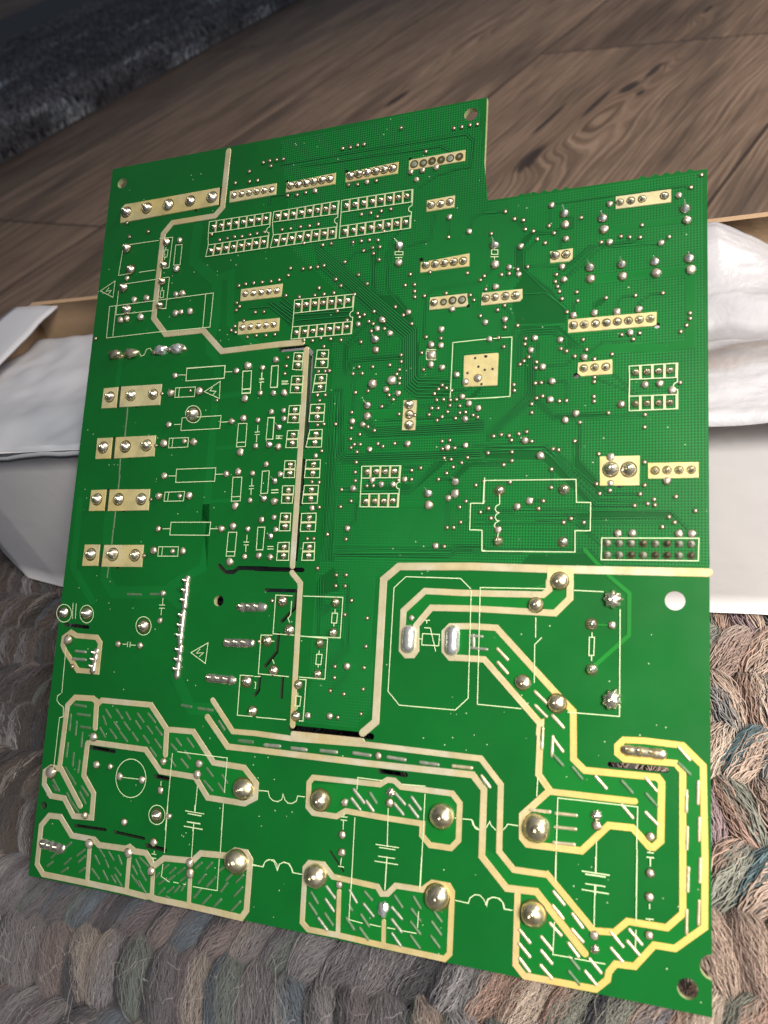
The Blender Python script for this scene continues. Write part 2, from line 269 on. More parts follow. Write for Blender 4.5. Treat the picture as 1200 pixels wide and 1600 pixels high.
SILK = [[0,[[21.44,188.81],[10.5,188.82]]],[0,[[8.06,187.4],[7.54,178.89],[11.44,179.01]]],[0,[[15.32,179.02],[21.35,179.1]]],[0,[[21.7,189.35],[26.56,189.15],[26.35,179.24],[24.17,179.22]]],[0,[[26.71,176.16],[22.67,176.06]]],[0,[[26.91,176.02],[26.79,165.99],[23.5,166.59]]],[0,[[22.05,175.96],[9.26,175.74]]],[0,[[8.23,173.71],[8.29,165.83],[22.65,165.85]]],[0,[[25.73,166.1],[26.95,166.25]]],[1,[[28.0,186.39],[30.31,186.26],[30.31,179.71],[27.95,179.89]]],[1,[[24.08,185.27],[25.33,185.22],[25.23,182.88],[24.1,182.91]]],[0,[[24.31,185.91],[24.71,185.19]]],[0,[[24.49,182.81],[24.34,181.99]]],[1,[[24.28,172.01],[25.4,172.0],[25.43,169.69],[24.18,169.7]]],[0,[[24.65,173.07],[24.71,172.07]]],[1,[[1.19,174.45],[6.45,177.19],[6.39,171.75]]],[0,[[4.4,175.25],[3.43,174.1],[5.41,174.12],[4.26,172.88]]],[0,[[5.69,158.53],[5.47,168.8],[43.19,169.31],[43.13,158.69],[24.13,158.79]]],[0,[[5.69,158.53],[24.26,158.78]]],[0,[[8.07,158.77],[7.9,168.78]]],[0,[[40.65,158.8],[40.54,169.21]]],[0,[[18.98,152.53],[19.54,151.57],[20.62,151.87],[21.35,153.6],[22.56,153.88],[23.28,153.02]]],[1,[[36.49,146.48],[49.42,146.47],[49.57,142.77],[36.56,142.71]]],[0,[[33.71,144.72],[36.35,144.55]]],[0,[[49.62,144.56],[52.07,144.5]]],[1,[[55.63,144.26],[58.41,144.33],[58.69,137.92],[55.91,137.93]]],[0,[[55.8,139.09],[58.58,139.08]]],[1,[[64.76,145.21],[66.92,145.26],[67.2,138.92],[64.93,138.96]]],[0,[[61.89,143.75],[61.96,141.73]]],[0,[[61.13,141.79],[62.61,141.84]]],[0,[[61.23,140.78],[62.7,140.84]]],[0,[[61.72,140.75],[61.77,138.99]]],[0,[[68.42,140.33],[70.29,140.32]]],[0,[[68.48,139.69],[70.24,139.68]]],[1,[[36.48,146.64],[49.59,146.51],[49.58,142.67],[36.62,142.71]]],[1,[[33.27,140.77],[40.09,140.68],[40.11,137.78],[33.3,137.9]]],[0,[[34.58,140.74],[34.56,137.88]]],[1,[[43.3,139.05],[48.36,141.82],[48.6,136.71]]],[0,[[45.95,140.18],[45.19,139.2],[47.23,138.93],[46.35,137.95]]],[1,[[55.56,144.42],[58.41,144.33],[58.6,137.67],[55.93,137.72]]],[0,[[55.87,138.94],[58.54,138.88]]],[1,[[64.86,145.3],[66.92,145.26],[67.03,139.03],[64.92,139.06]]],[0,[[61.74,143.5],[61.93,141.48]]],[0,[[61.17,141.43],[62.69,141.49]]],[0,[[61.23,140.68],[62.76,140.73]]],[0,[[61.79,140.59],[61.87,138.49]]],[1,[[36.58,131.53],[49.69,131.6],[49.68,127.83],[36.54,127.73]]],[0,[[33.96,129.63],[36.33,129.64]]],[0,[[49.89,129.68],[52.42,129.67]]],[1,[[32.83,125.57],[39.43,125.54],[39.45,122.75],[32.87,122.7]]],[0,[[34.08,125.57],[34.05,122.71]]],[1,[[55.67,128.98],[58.43,128.96],[58.52,122.31],[55.66,122.25]]],[0,[[55.71,123.53],[58.46,123.54]]],[1,[[65.01,130.31],[66.99,130.32],[67.06,124.12],[64.91,124.15]]],[0,[[61.94,128.33],[62.01,126.36]]],[0,[[61.15,126.29],[62.77,126.33]]],[0,[[61.22,125.55],[62.73,125.59]]],[0,[[61.88,125.38],[61.96,123.42]]],[0,[[67.89,124.92],[69.22,124.97]]],[0,[[67.94,124.34],[69.27,124.39]]],[1,[[36.39,116.27],[49.57,116.39],[49.58,112.55],[36.54,112.4]]],[0,[[33.85,114.35],[36.32,114.31]]],[0,[[49.6,114.52],[52.17,114.52]]],[1,[[33.23,109.58],[39.93,109.71],[39.77,106.99],[33.19,106.93]]],[0,[[34.53,109.57],[34.42,107.02]]],[1,[[55.42,113.58],[58.27,113.53],[58.37,106.87],[55.54,106.79]]],[0,[[55.59,108.0],[58.31,108.12]]],[1,[[64.61,115.11],[66.74,115.16],[66.76,108.96],[64.65,108.83]]],[0,[[61.52,113.09],[61.61,110.97]]],[0,[[60.85,110.98],[62.35,111.06]]],[0,[[60.82,110.21],[62.32,110.29]]],[0,[[61.53,110.11],[61.63,108.43]]],[0,[[67.8,109.8],[70.0,109.92]]],[0,[[67.87,108.95],[70.07,109.07]]],[1,[[36.31,100.84],[49.51,100.89],[49.44,97.21],[36.32,97.19]]],[0,[[33.7,98.95],[36.23,98.96]]],[0,[[49.53,99.05],[51.99,99.06]]],[1,[[32.94,93.76],[39.62,93.85],[39.69,91.2],[32.96,91.08]]],[0,[[34.32,93.78],[34.28,91.1]]],[1,[[55.49,98.1],[58.18,98.12],[58.1,91.55],[55.42,91.5]]],[0,[[55.47,92.72],[58.15,92.76]]],[1,[[64.62,99.53],[66.8,99.55],[66.71,93.38],[64.7,93.35]]],[0,[[61.47,97.42],[61.54,95.48]]],[0,[[60.55,95.42],[62.26,95.44]]],[0,[[60.63,94.64],[62.22,94.66]]],[0,[[61.4,94.6],[61.47,92.72]]],[0,[[36.16,79.33],[36.21,77.46]]],[0,[[35.1,77.31],[37.1,77.39]]],[0,[[35.2,76.43],[37.09,76.51]]],[0,[[36.03,76.46],[36.03,74.5]]],[0,[[23.98,65.85],[25.5,65.89]]],[0,[[25.72,66.59],[25.79,65.11]]],[0,[[26.62,66.64],[26.65,65.07]]],[0,[[26.74,65.76],[28.55,65.77]]],[1,[[47.01,64.83],[52.16,67.79],[51.91,62.26]]],[0,[[49.82,66.04],[48.83,64.8],[51.05,65.08],[49.77,63.91]]],[0,[[4.75,76.71],[5.17,72.09]]],[0,[[5.94,76.65],[6.27,72.14]]],[0,[[4.05,63.84],[4.48,50.72]]],[0,[[4.15,50.59],[3.06,49.85],[3.04,48.59],[4.11,47.59],[5.62,46.9],[6.02,44.23],[4.68,43.84],[4.74,29.66]]],[0,[[68.9,124.94],[68.82,124.02]]],[0,[[67.94,124.98],[70.03,124.9]]],[0,[[67.89,124.26],[69.93,124.19]]],[0,[[67.99,109.78],[69.95,109.76]]],[0,[[67.88,109.08],[70.01,109.06]]],[0,[[67.97,94.31],[69.91,94.34]]],[0,[[68.04,93.62],[69.97,93.65]]],[0,[[64.74,130.29],[66.92,130.09],[67.0,124.08],[65.29,124.14]]],[1,[[99.94,175.09],[102.21,174.8],[102.26,173.91],[100.0,174.19]]],[0,[[100.09,173.39],[102.14,173.13]]],[0,[[100.97,175.48],[101.0,174.95]]],[0,[[101.09,173.26],[101.13,172.58]]],[1,[[126.63,172.22],[128.3,172.01],[128.34,170.75],[126.68,170.96]]],[0,[[126.44,170.34],[128.52,170.08]]],[0,[[127.39,172.67],[127.41,172.12]]],[0,[[127.48,170.21],[127.51,169.39]]],[0,[[110.34,146.54],[112.97,146.34]]],[0,[[110.27,145.95],[110.48,143.81],[112.72,143.55],[113.1,143.77]]],[0,[[110.36,146.1],[111.86,145.98]]],[0,[[112.59,146.02],[112.91,144.52]]],[0,[[110.33,144.71],[112.91,144.52]]],[0,[[117.35,133.04],[117.4,147.86],[126.48,148.1]]],[0,[[127.89,148.08],[129.29,148.06]]],[0,[[130.06,148.13],[132.73,148.07],[132.73,132.62],[126.57,132.54]]],[0,[[121.43,132.59],[129.84,132.51]]],[0,[[127.03,111.47],[149.21,111.38],[149.41,105.87],[152.67,105.8],[152.68,99.15],[149.21,99.12],[149.31,94.11],[127.18,93.99],[126.98,99.11],[124.63,99.2]]],[0,[[127.03,111.47],[126.99,105.73],[124.36,105.84]]],[0,[[127.12,112.23],[127.13,105.77],[123.79,105.78],[123.88,99.16],[126.94,99.1],[127.13,94.19],[128.03,94.11]]],[0,[[131.01,108.14],[131.1,105.55],[130.24,105.04],[130.01,104.27],[130.44,103.6],[131.07,103.44],[130.31,102.98],[130.08,102.21],[130.52,101.54],[131.14,101.44],[130.28,100.93],[129.94,100.26],[130.33,99.65]]],[0,[[130.99,98.37],[130.92,97.35]]],[1,[[155.29,97.46],[176.15,97.6],[176.01,92.58],[155.23,92.43]]],[0,[[79.9,81.42],[91.17,81.5],[91.14,71.21],[80.21,71.03]]],[0,[[76.7,81.35],[71.73,81.41],[71.81,71.24],[78.08,71.2]]],[0,[[79.68,71.09],[87.65,70.83],[87.64,60.63],[80.27,60.65]]],[0,[[71.68,70.85],[68.26,70.72],[68.37,60.65],[77.39,60.54]]],[0,[[89.24,78.41],[89.21,77.47]]],[1,[[88.45,77.35],[89.98,77.37],[89.86,74.87],[88.43,74.84]]],[0,[[89.15,74.83],[89.15,74.0]]],[0,[[85.52,67.67],[85.49,66.75]]],[1,[[84.87,66.71],[86.42,66.76],[86.25,64.18],[84.81,64.18]]],[0,[[85.54,64.13],[85.54,63.45]]],[0,[[80.31,60.1],[82.39,60.12],[82.34,49.8],[81.15,49.78]]],[0,[[80.33,56.67],[80.35,55.85]]],[1,[[79.77,55.85],[81.28,55.83],[81.12,53.41],[79.72,53.38]]],[0,[[80.45,53.35],[80.36,52.57]]],[0,[[67.24,59.86],[69.14,60.0]]],[0,[[68.74,49.59],[77.52,49.69]]],[0,[[67.38,58.46],[67.82,58.4],[67.8,56.86],[67.53,56.84]]],[0,[[66.95,59.97],[62.98,59.94],[63.12,49.6],[67.62,49.65]]],[0,[[76.55,80.01],[76.58,76.45],[75.86,75.47],[76.49,74.32]]],[0,[[72.24,64.57],[72.87,63.53]]],[0,[[70.74,69.29],[72.36,69.28]]],[0,[[107.96,87.25],[122.06,87.2],[124.76,84.72]]],[0,[[107.96,87.25],[104.97,84.38],[104.89,58.93],[108.01,55.87],[122.17,55.91],[125.16,58.9],[124.86,84.59]]],[0,[[113.38,76.66],[114.78,76.73]]],[0,[[113.99,76.69],[113.98,75.9]]],[0,[[113.38,74.89],[115.01,74.84],[116.63,69.32]]],[1,[[113.08,73.42],[117.4,73.43],[117.3,70.71],[112.99,70.68]]],[0,[[112.11,72.17],[112.91,72.08]]],[0,[[117.32,72.2],[117.7,72.13]]],[0,[[127.46,57.68],[127.07,85.15],[142.94,85.36]]],[0,[[149.25,85.21],[155.89,85.09]]],[0,[[159.55,81.26],[159.66,57.69],[148.33,57.66]]],[0,[[127.46,57.68],[137.85,57.55]]],[0,[[140.62,78.57],[140.69,73.95]]],[0,[[142.12,74.03],[140.53,72.33],[140.68,63.57]]],[0,[[153.45,75.78],[153.47,74.7]]],[1,[[152.89,74.67],[154.01,74.73],[153.93,70.64],[152.86,70.58]]],[0,[[153.44,70.61],[153.46,69.39]]],[0,[[44.14,37.98],[44.19,18.19]]],[0,[[45.61,38.53],[61.18,38.52],[61.19,29.8]]],[0,[[61.17,27.16],[61.27,20.49]]],[0,[[52.87,30.52],[52.85,23.7]]],[0,[[50.02,23.83],[55.68,23.82]]],[0,[[50.68,23.28],[54.86,23.14]]],[0,[[50.61,21.24],[54.77,21.3]]],[0,[[49.85,20.02],[55.62,19.97]]],[0,[[52.81,21.28],[52.64,19.09]]],[0,[[28.69,29.99],[34.13,30.1]]],[0,[[41.44,30.43],[41.46,29.19]]],[0,[[71.19,31.53],[73.95,31.66],[74.42,30.32],[75.48,29.56],[76.94,29.49],[77.93,30.11],[78.21,31.52],[78.78,30.21],[79.71,29.49],[80.96,29.55],[82.05,30.27],[82.34,31.53],[84.33,31.52]]],[0,[[123.07,31.54],[123.41,31.49]]],[0,[[125.02,31.56],[127.15,31.66],[127.48,30.67],[128.08,29.86],[128.96,29.62]]],[0,[[98.21,34.88],[98.24,37.75],[104.54,37.75]]],[0,[[109.77,37.55],[115.65,37.72]]],[0,[[115.64,36.01],[115.56,15.17]]],[0,[[98.11,28.44],[98.26,12.13]]],[0,[[106.58,31.64],[106.85,22.86]]],[0,[[103.87,22.99],[109.83,23.05]]],[0,[[104.8,22.43],[108.94,22.46]]],[0,[[104.66,20.42],[108.95,20.5]]],[0,[[103.85,19.2],[109.79,19.25]]],[0,[[106.89,20.56],[106.81,13.34]]],[0,[[95.21,29.02],[95.21,28.31]]],[0,[[94.46,28.11],[96.19,28.2]]],[0,[[94.4,27.35],[96.13,27.43]]],[0,[[95.16,27.35],[95.21,25.22]]],[0,[[95.24,18.64],[95.14,16.98]]],[0,[[94.47,16.65],[96.08,16.66]]],[0,[[70.82,13.37],[74.19,13.49],[74.49,14.64],[75.58,15.43],[77.01,15.5],[77.94,14.67],[78.24,13.27],[78.68,14.78],[79.87,15.44],[81.31,15.26],[82.12,14.33],[82.6,13.31],[85.01,13.34]]],[0,[[146.52,28.03],[146.63,38.83],[163.65,39.03],[163.5,30.44]]],[0,[[146.53,27.37],[146.59,21.05]]],[0,[[163.58,30.45],[163.49,21.07]]],[0,[[155.15,30.77],[155.12,24.08]]],[0,[[152.15,24.19],[157.96,24.18]]],[0,[[152.83,23.65],[157.18,23.67]]],[0,[[152.95,21.74],[157.12,21.75]]],[0,[[152.22,20.42],[157.88,20.38]]],[0,[[155.15,21.87],[155.05,19.72]]],[0,[[127.39,31.49],[127.83,30.4],[128.93,29.73]]],[0,[[130.62,30.32],[131.4,31.79],[131.82,30.93],[132.92,30.08]]],[0,[[134.5,30.38],[135.19,31.15],[135.5,31.78],[137.94,31.75]]],[0,[[166.18,30.4],[166.18,30.19]]],[0,[[165.63,30.02],[166.98,30.05]]],[0,[[165.51,29.03],[167.03,29.04]]],[0,[[166.27,29.02],[166.28,27.25]]],[0,[[142.06,42.67],[141.94,38.57]]],[0,[[44.26,24.57],[44.59,12.52]]],[0,[[44.48,9.7],[44.33,6.64],[47.0,5.64]]],[0,[[48.24,5.83],[49.82,5.82]]],[0,[[51.2,5.84],[52.01,5.82]]],[0,[[61.2,26.68],[61.49,14.95]]],[0,[[61.34,13.44],[61.52,5.83],[54.2,5.66]]],[0,[[52.63,25.62],[52.66,24.19]]],[0,[[49.79,23.87],[55.65,23.8]]],[0,[[50.68,23.32],[54.96,23.25]]],[0,[[50.8,21.13],[54.81,21.15]]],[0,[[49.79,19.98],[55.57,19.89]]],[0,[[52.82,21.04],[53.03,12.37]]],[0,[[70.87,13.61],[73.98,13.44],[74.57,14.64],[75.09,15.2]]],[0,[[40.61,11.79],[42.1,11.75]]],[0,[[40.73,10.78],[42.22,10.8]]],[0,[[41.36,12.57],[41.44,11.91]]],[0,[[41.39,10.68],[41.41,9.5]]],[0,[[98.21,19.4],[98.2,11.75]]],[0,[[98.14,11.05],[98.18,5.11],[101.71,4.89]]],[0,[[103.52,4.98],[106.36,4.93]]],[0,[[107.89,4.97],[109.92,5.01]]],[0,[[111.68,4.96],[115.17,4.99]]],[0,[[115.41,9.81],[115.35,6.26]]],[0,[[115.52,21.91],[115.4,14.7]]],[0,[[106.95,20.67],[106.89,13.13]]],[0,[[75.11,15.08],[75.94,15.44],[77.12,15.13],[78.15,13.22],[78.59,14.72],[79.67,15.36],[81.1,15.24],[82.03,14.28],[82.39,13.38],[84.8,13.32]]],[0,[[124.03,13.65],[127.14,13.5],[127.43,14.64],[128.49,15.55],[129.66,15.65],[130.63,14.94],[131.39,13.63],[131.57,14.87],[132.48,15.67],[133.87,15.68],[134.96,14.99],[135.33,13.64],[136.94,13.61]]],[0,[[94.43,14.41],[95.24,14.3]]],[0,[[146.48,26.4],[146.46,21.84]]],[0,[[146.5,12.84],[146.31,6.15],[150.54,6.25]]],[0,[[150.96,6.2],[157.35,6.29]]],[0,[[155.02,27.64],[155.03,24.18]]],[0,[[152.09,24.22],[158.02,24.22]]],[0,[[152.94,23.74],[157.2,23.78]]],[0,[[152.89,21.73],[157.14,21.79]]],[0,[[152.16,20.4],[157.86,20.45]]],[0,[[154.94,21.73],[154.91,13.4]]],[0,[[163.61,28.89],[163.51,15.94]]],[0,[[163.52,14.18],[163.39,10.45]]],[0,[[131.08,13.77],[131.58,15.12],[132.83,15.74],[134.19,15.67],[135.12,14.85],[135.52,13.67],[137.3,13.67]]],[0,[[165.5,29.04],[167.02,29.1]]],[0,[[166.31,29.08],[166.31,27.28]]],[0,[[166.19,19.74],[166.2,18.75]]],[0,[[165.42,16.66],[167.0,16.81]]],[0,[[166.21,16.68],[166.21,16.4]]],[0,[[68.38,139.87],[70.66,139.73]]],[0,[[68.31,140.67],[70.43,140.54]]],[1,[[39.38,192.42],[60.4,192.37],[60.38,188.72],[39.36,188.67]]],[1,[[39.76,184.87],[60.26,185.05],[60.26,181.33],[39.26,181.16]]],[0,[[39.36,188.67],[39.76,184.87]]],[0,[[60.38,188.72],[60.35,187.78],[60.0,187.72],[59.7,187.54],[59.5,187.25],[59.42,186.91],[59.48,186.56],[59.66,186.26],[59.95,186.06],[60.29,185.98],[60.26,185.05]]],[1,[[61.3,192.4],[82.14,192.67],[82.03,188.76],[61.13,189.2]]],[1,[[61.77,185.12],[81.98,184.81],[82.0,181.36],[61.16,181.22]]],[0,[[61.13,189.2],[61.77,185.12]]],[0,[[82.03,188.76],[82.01,187.68],[81.67,187.62],[81.37,187.42],[81.17,187.13],[81.1,186.79],[81.16,186.45],[81.36,186.15],[81.65,185.95],[81.99,185.88],[81.98,184.81]]],[1,[[82.87,192.67],[104.09,192.66],[104.13,189.02],[82.96,189.07]]],[1,[[82.98,184.84],[103.99,184.95],[104.02,181.4],[82.96,181.23]]],[0,[[82.96,189.07],[82.98,184.84]]],[0,[[104.13,189.02],[104.09,187.89],[103.74,187.83],[103.45,187.65],[103.24,187.36],[103.16,187.02],[103.22,186.67],[103.4,186.38],[103.69,186.17],[104.03,186.09],[103.99,184.95]]],[1,[[70.43,164.27],[88.71,164.1],[88.63,160.43],[70.47,160.37]]],[1,[[70.41,156.29],[88.7,156.24],[88.67,152.76],[70.25,152.72]]],[0,[[70.47,160.37],[70.41,156.29]]],[0,[[88.63,160.43],[88.64,159.24],[88.3,159.17],[88.01,158.97],[87.82,158.67],[87.76,158.32],[87.83,157.98],[88.03,157.69],[88.33,157.5],[88.68,157.44],[88.7,156.24]]],[1,[[94.13,115.8],[105.02,115.7],[104.94,112.6],[94.24,112.64]]],[1,[[94.26,108.43],[104.93,108.43],[104.89,104.93],[94.33,105.06]]],[0,[[94.24,112.64],[94.26,108.43]]],[0,[[104.94,112.6],[104.94,111.42],[104.6,111.35],[104.31,111.16],[104.11,110.87],[104.04,110.52],[104.11,110.18],[104.3,109.89],[104.59,109.69],[104.94,109.62],[104.93,108.43]]],[1,[[160.99,138.45],[171.75,138.43],[171.67,135.0],[161.11,135.18]]],[1,[[161.06,131.07],[171.75,130.92],[171.75,127.52],[161.09,127.56]]],[0,[[161.11,135.18],[161.06,131.07]]],[0,[[171.67,135.0],[171.69,133.86],[171.35,133.78],[171.06,133.58],[170.87,133.29],[170.81,132.94],[170.89,132.6],[171.09,132.31],[171.38,132.12],[171.73,132.06],[171.75,130.92]]],[1,[[71.62,148.62],[74.45,148.41],[74.41,143.42],[71.45,143.78]]],[0,[[71.53,146.2],[74.43,145.91]]],[1,[[78.71,148.87],[82.19,148.61],[82.24,143.57],[78.38,143.83]]],[0,[[78.54,146.35],[82.22,146.09]]],[1,[[71.44,141.89],[75.0,141.66],[74.94,136.88],[71.28,137.08]]],[0,[[71.36,139.49],[74.97,139.27]]],[1,[[78.7,141.84],[82.16,141.71],[82.09,136.89],[78.15,136.8]]],[0,[[78.43,139.32],[82.12,139.3]]],[1,[[71.39,133.36],[74.75,133.3],[74.76,128.41],[71.24,128.56]]],[0,[[71.31,130.96],[74.75,130.86]]],[1,[[71.43,126.29],[74.77,126.26],[74.78,121.43],[71.27,121.53]]],[0,[[71.35,123.91],[74.78,123.84]]],[1,[[71.36,117.87],[74.53,117.79],[74.64,113.11],[71.32,113.16]]],[0,[[71.34,115.52],[74.59,115.45]]],[1,[[71.24,110.9],[74.72,110.86],[74.56,106.12],[71.26,106.14]]],[0,[[71.25,108.52],[74.64,108.49]]],[1,[[71.33,103.4],[74.35,103.4],[74.48,98.62],[71.19,98.59]]],[0,[[71.26,101.0],[74.41,101.01]]],[1,[[71.2,95.39],[74.58,95.53],[74.77,90.71],[71.17,90.64]]],[0,[[71.19,93.02],[74.67,93.12]]],[1,[[77.95,133.39],[82.16,133.33],[82.15,128.4],[77.78,128.59]]],[0,[[77.87,130.99],[82.16,130.87]]],[1,[[78.24,126.23],[81.94,126.24],[82.04,121.35],[77.41,121.5]]],[0,[[77.82,123.87],[81.99,123.79]]],[1,[[77.81,117.91],[82.03,117.86],[82.14,112.98],[77.65,113.06]]],[0,[[77.73,115.48],[82.09,115.42]]],[1,[[77.82,110.91],[82.03,110.91],[81.97,106.09],[77.51,106.01]]],[0,[[77.66,108.46],[82.0,108.5]]],[1,[[77.62,103.3],[81.91,103.4],[82.02,98.53],[77.58,98.49]]],[0,[[77.6,100.89],[81.97,100.97]]],[1,[[78.8,95.44],[82.09,95.58],[82.25,90.87],[78.64,90.79]]],[0,[[78.72,93.12],[82.17,93.22]]],[1,[[36.47,30.62],[36.5,29.64],[36.34,28.68],[36.0,27.77],[35.49,26.95],[34.83,26.25],[34.04,25.69],[33.16,25.3],[32.22,25.08],[31.25,25.06],[30.29,25.23],[29.38,25.59],[28.54,26.12],[27.83,26.81],[27.25,27.62],[26.84,28.53],[26.61,29.5],[26.58,30.49],[26.74,31.47],[27.08,32.39],[27.61,33.23],[28.28,33.94],[29.08,34.5],[29.98,34.88],[30.93,35.08],[31.91,35.09],[32.87,34.9],[33.78,34.52],[34.6,33.98],[35.31,33.29],[35.86,32.48],[36.26,31.57]]],[1,[[4.67,73.71],[4.69,73.21],[4.61,72.72],[4.42,72.27],[4.14,71.87],[3.78,71.53],[3.34,71.27],[2.85,71.1],[2.32,71.03],[1.78,71.05],[1.24,71.17],[0.73,71.39],[0.27,71.69],[-0.14,72.06],[-0.46,72.49],[-0.69,72.97],[-0.82,73.47],[-0.84,73.98],[-0.76,74.47],[-0.57,74.93],[-0.29,75.33],[0.08,75.67],[0.53,75.93],[1.02,76.1],[1.55,76.17],[2.1,76.14],[2.63,76.02],[3.14,75.8],[3.6,75.49],[4.0,75.12],[4.32,74.68],[4.55,74.21]]],[1,[[12.65,73.81],[12.68,73.31],[12.61,72.83],[12.45,72.38],[12.2,71.99],[11.88,71.66],[11.5,71.4],[11.07,71.24],[10.6,71.17],[10.12,71.19],[9.65,71.32],[9.19,71.53],[8.78,71.83],[8.42,72.2],[8.13,72.63],[7.93,73.1],[7.81,73.59],[7.78,74.09],[7.85,74.58],[8.01,75.03],[8.26,75.43],[8.59,75.76],[8.97,76.01],[9.41,76.18],[9.88,76.25],[10.36,76.22],[10.83,76.09],[11.29,75.87],[11.7,75.57],[12.05,75.2],[12.34,74.77],[12.54,74.3]]],[1,[[33.13,71.41],[33.14,70.92],[33.06,70.43],[32.87,69.98],[32.6,69.58],[32.26,69.25],[31.84,68.99],[31.38,68.82],[30.89,68.74],[30.38,68.77],[29.88,68.89],[29.41,69.1],[28.98,69.39],[28.61,69.76],[28.31,70.19],[28.1,70.66],[27.99,71.16],[27.98,71.66],[28.06,72.15],[28.24,72.6],[28.52,73.01],[28.87,73.34],[29.29,73.6],[29.75,73.77],[30.25,73.84],[30.76,73.82],[31.26,73.69],[31.73,73.48],[32.16,73.18],[32.53,72.81],[32.82,72.38],[33.02,71.91]]],[1,[[43.67,22.04],[43.68,21.56],[43.59,21.09],[43.4,20.64],[43.13,20.24],[42.78,19.89],[42.37,19.61],[41.91,19.41],[41.41,19.29],[40.91,19.27],[40.41,19.35],[39.94,19.51],[39.52,19.76],[39.15,20.09],[38.86,20.48],[38.66,20.92],[38.55,21.38],[38.54,21.87],[38.64,22.34],[38.82,22.79],[39.1,23.2],[39.45,23.56],[39.87,23.84],[40.33,24.04],[40.83,24.15],[41.33,24.16],[41.83,24.08],[42.3,23.91],[42.72,23.66],[43.08,23.33],[43.37,22.94],[43.57,22.51]]],[1,[[42.92,132.31],[42.92,131.82],[42.83,131.34],[42.63,130.91],[42.35,130.54],[41.99,130.24],[41.56,130.02],[41.08,129.9],[40.58,129.87],[40.06,129.94],[39.55,130.11],[39.06,130.36],[38.63,130.7],[38.25,131.1],[37.96,131.56],[37.75,132.05],[37.64,132.56],[37.64,133.06],[37.74,133.54],[37.93,133.97],[38.22,134.35],[38.58,134.65],[39.02,134.86],[39.5,134.99],[40.01,135.01],[40.53,134.94],[41.04,134.76],[41.52,134.5],[41.96,134.16],[42.32,133.76],[42.61,133.3],[42.82,132.81]]]]
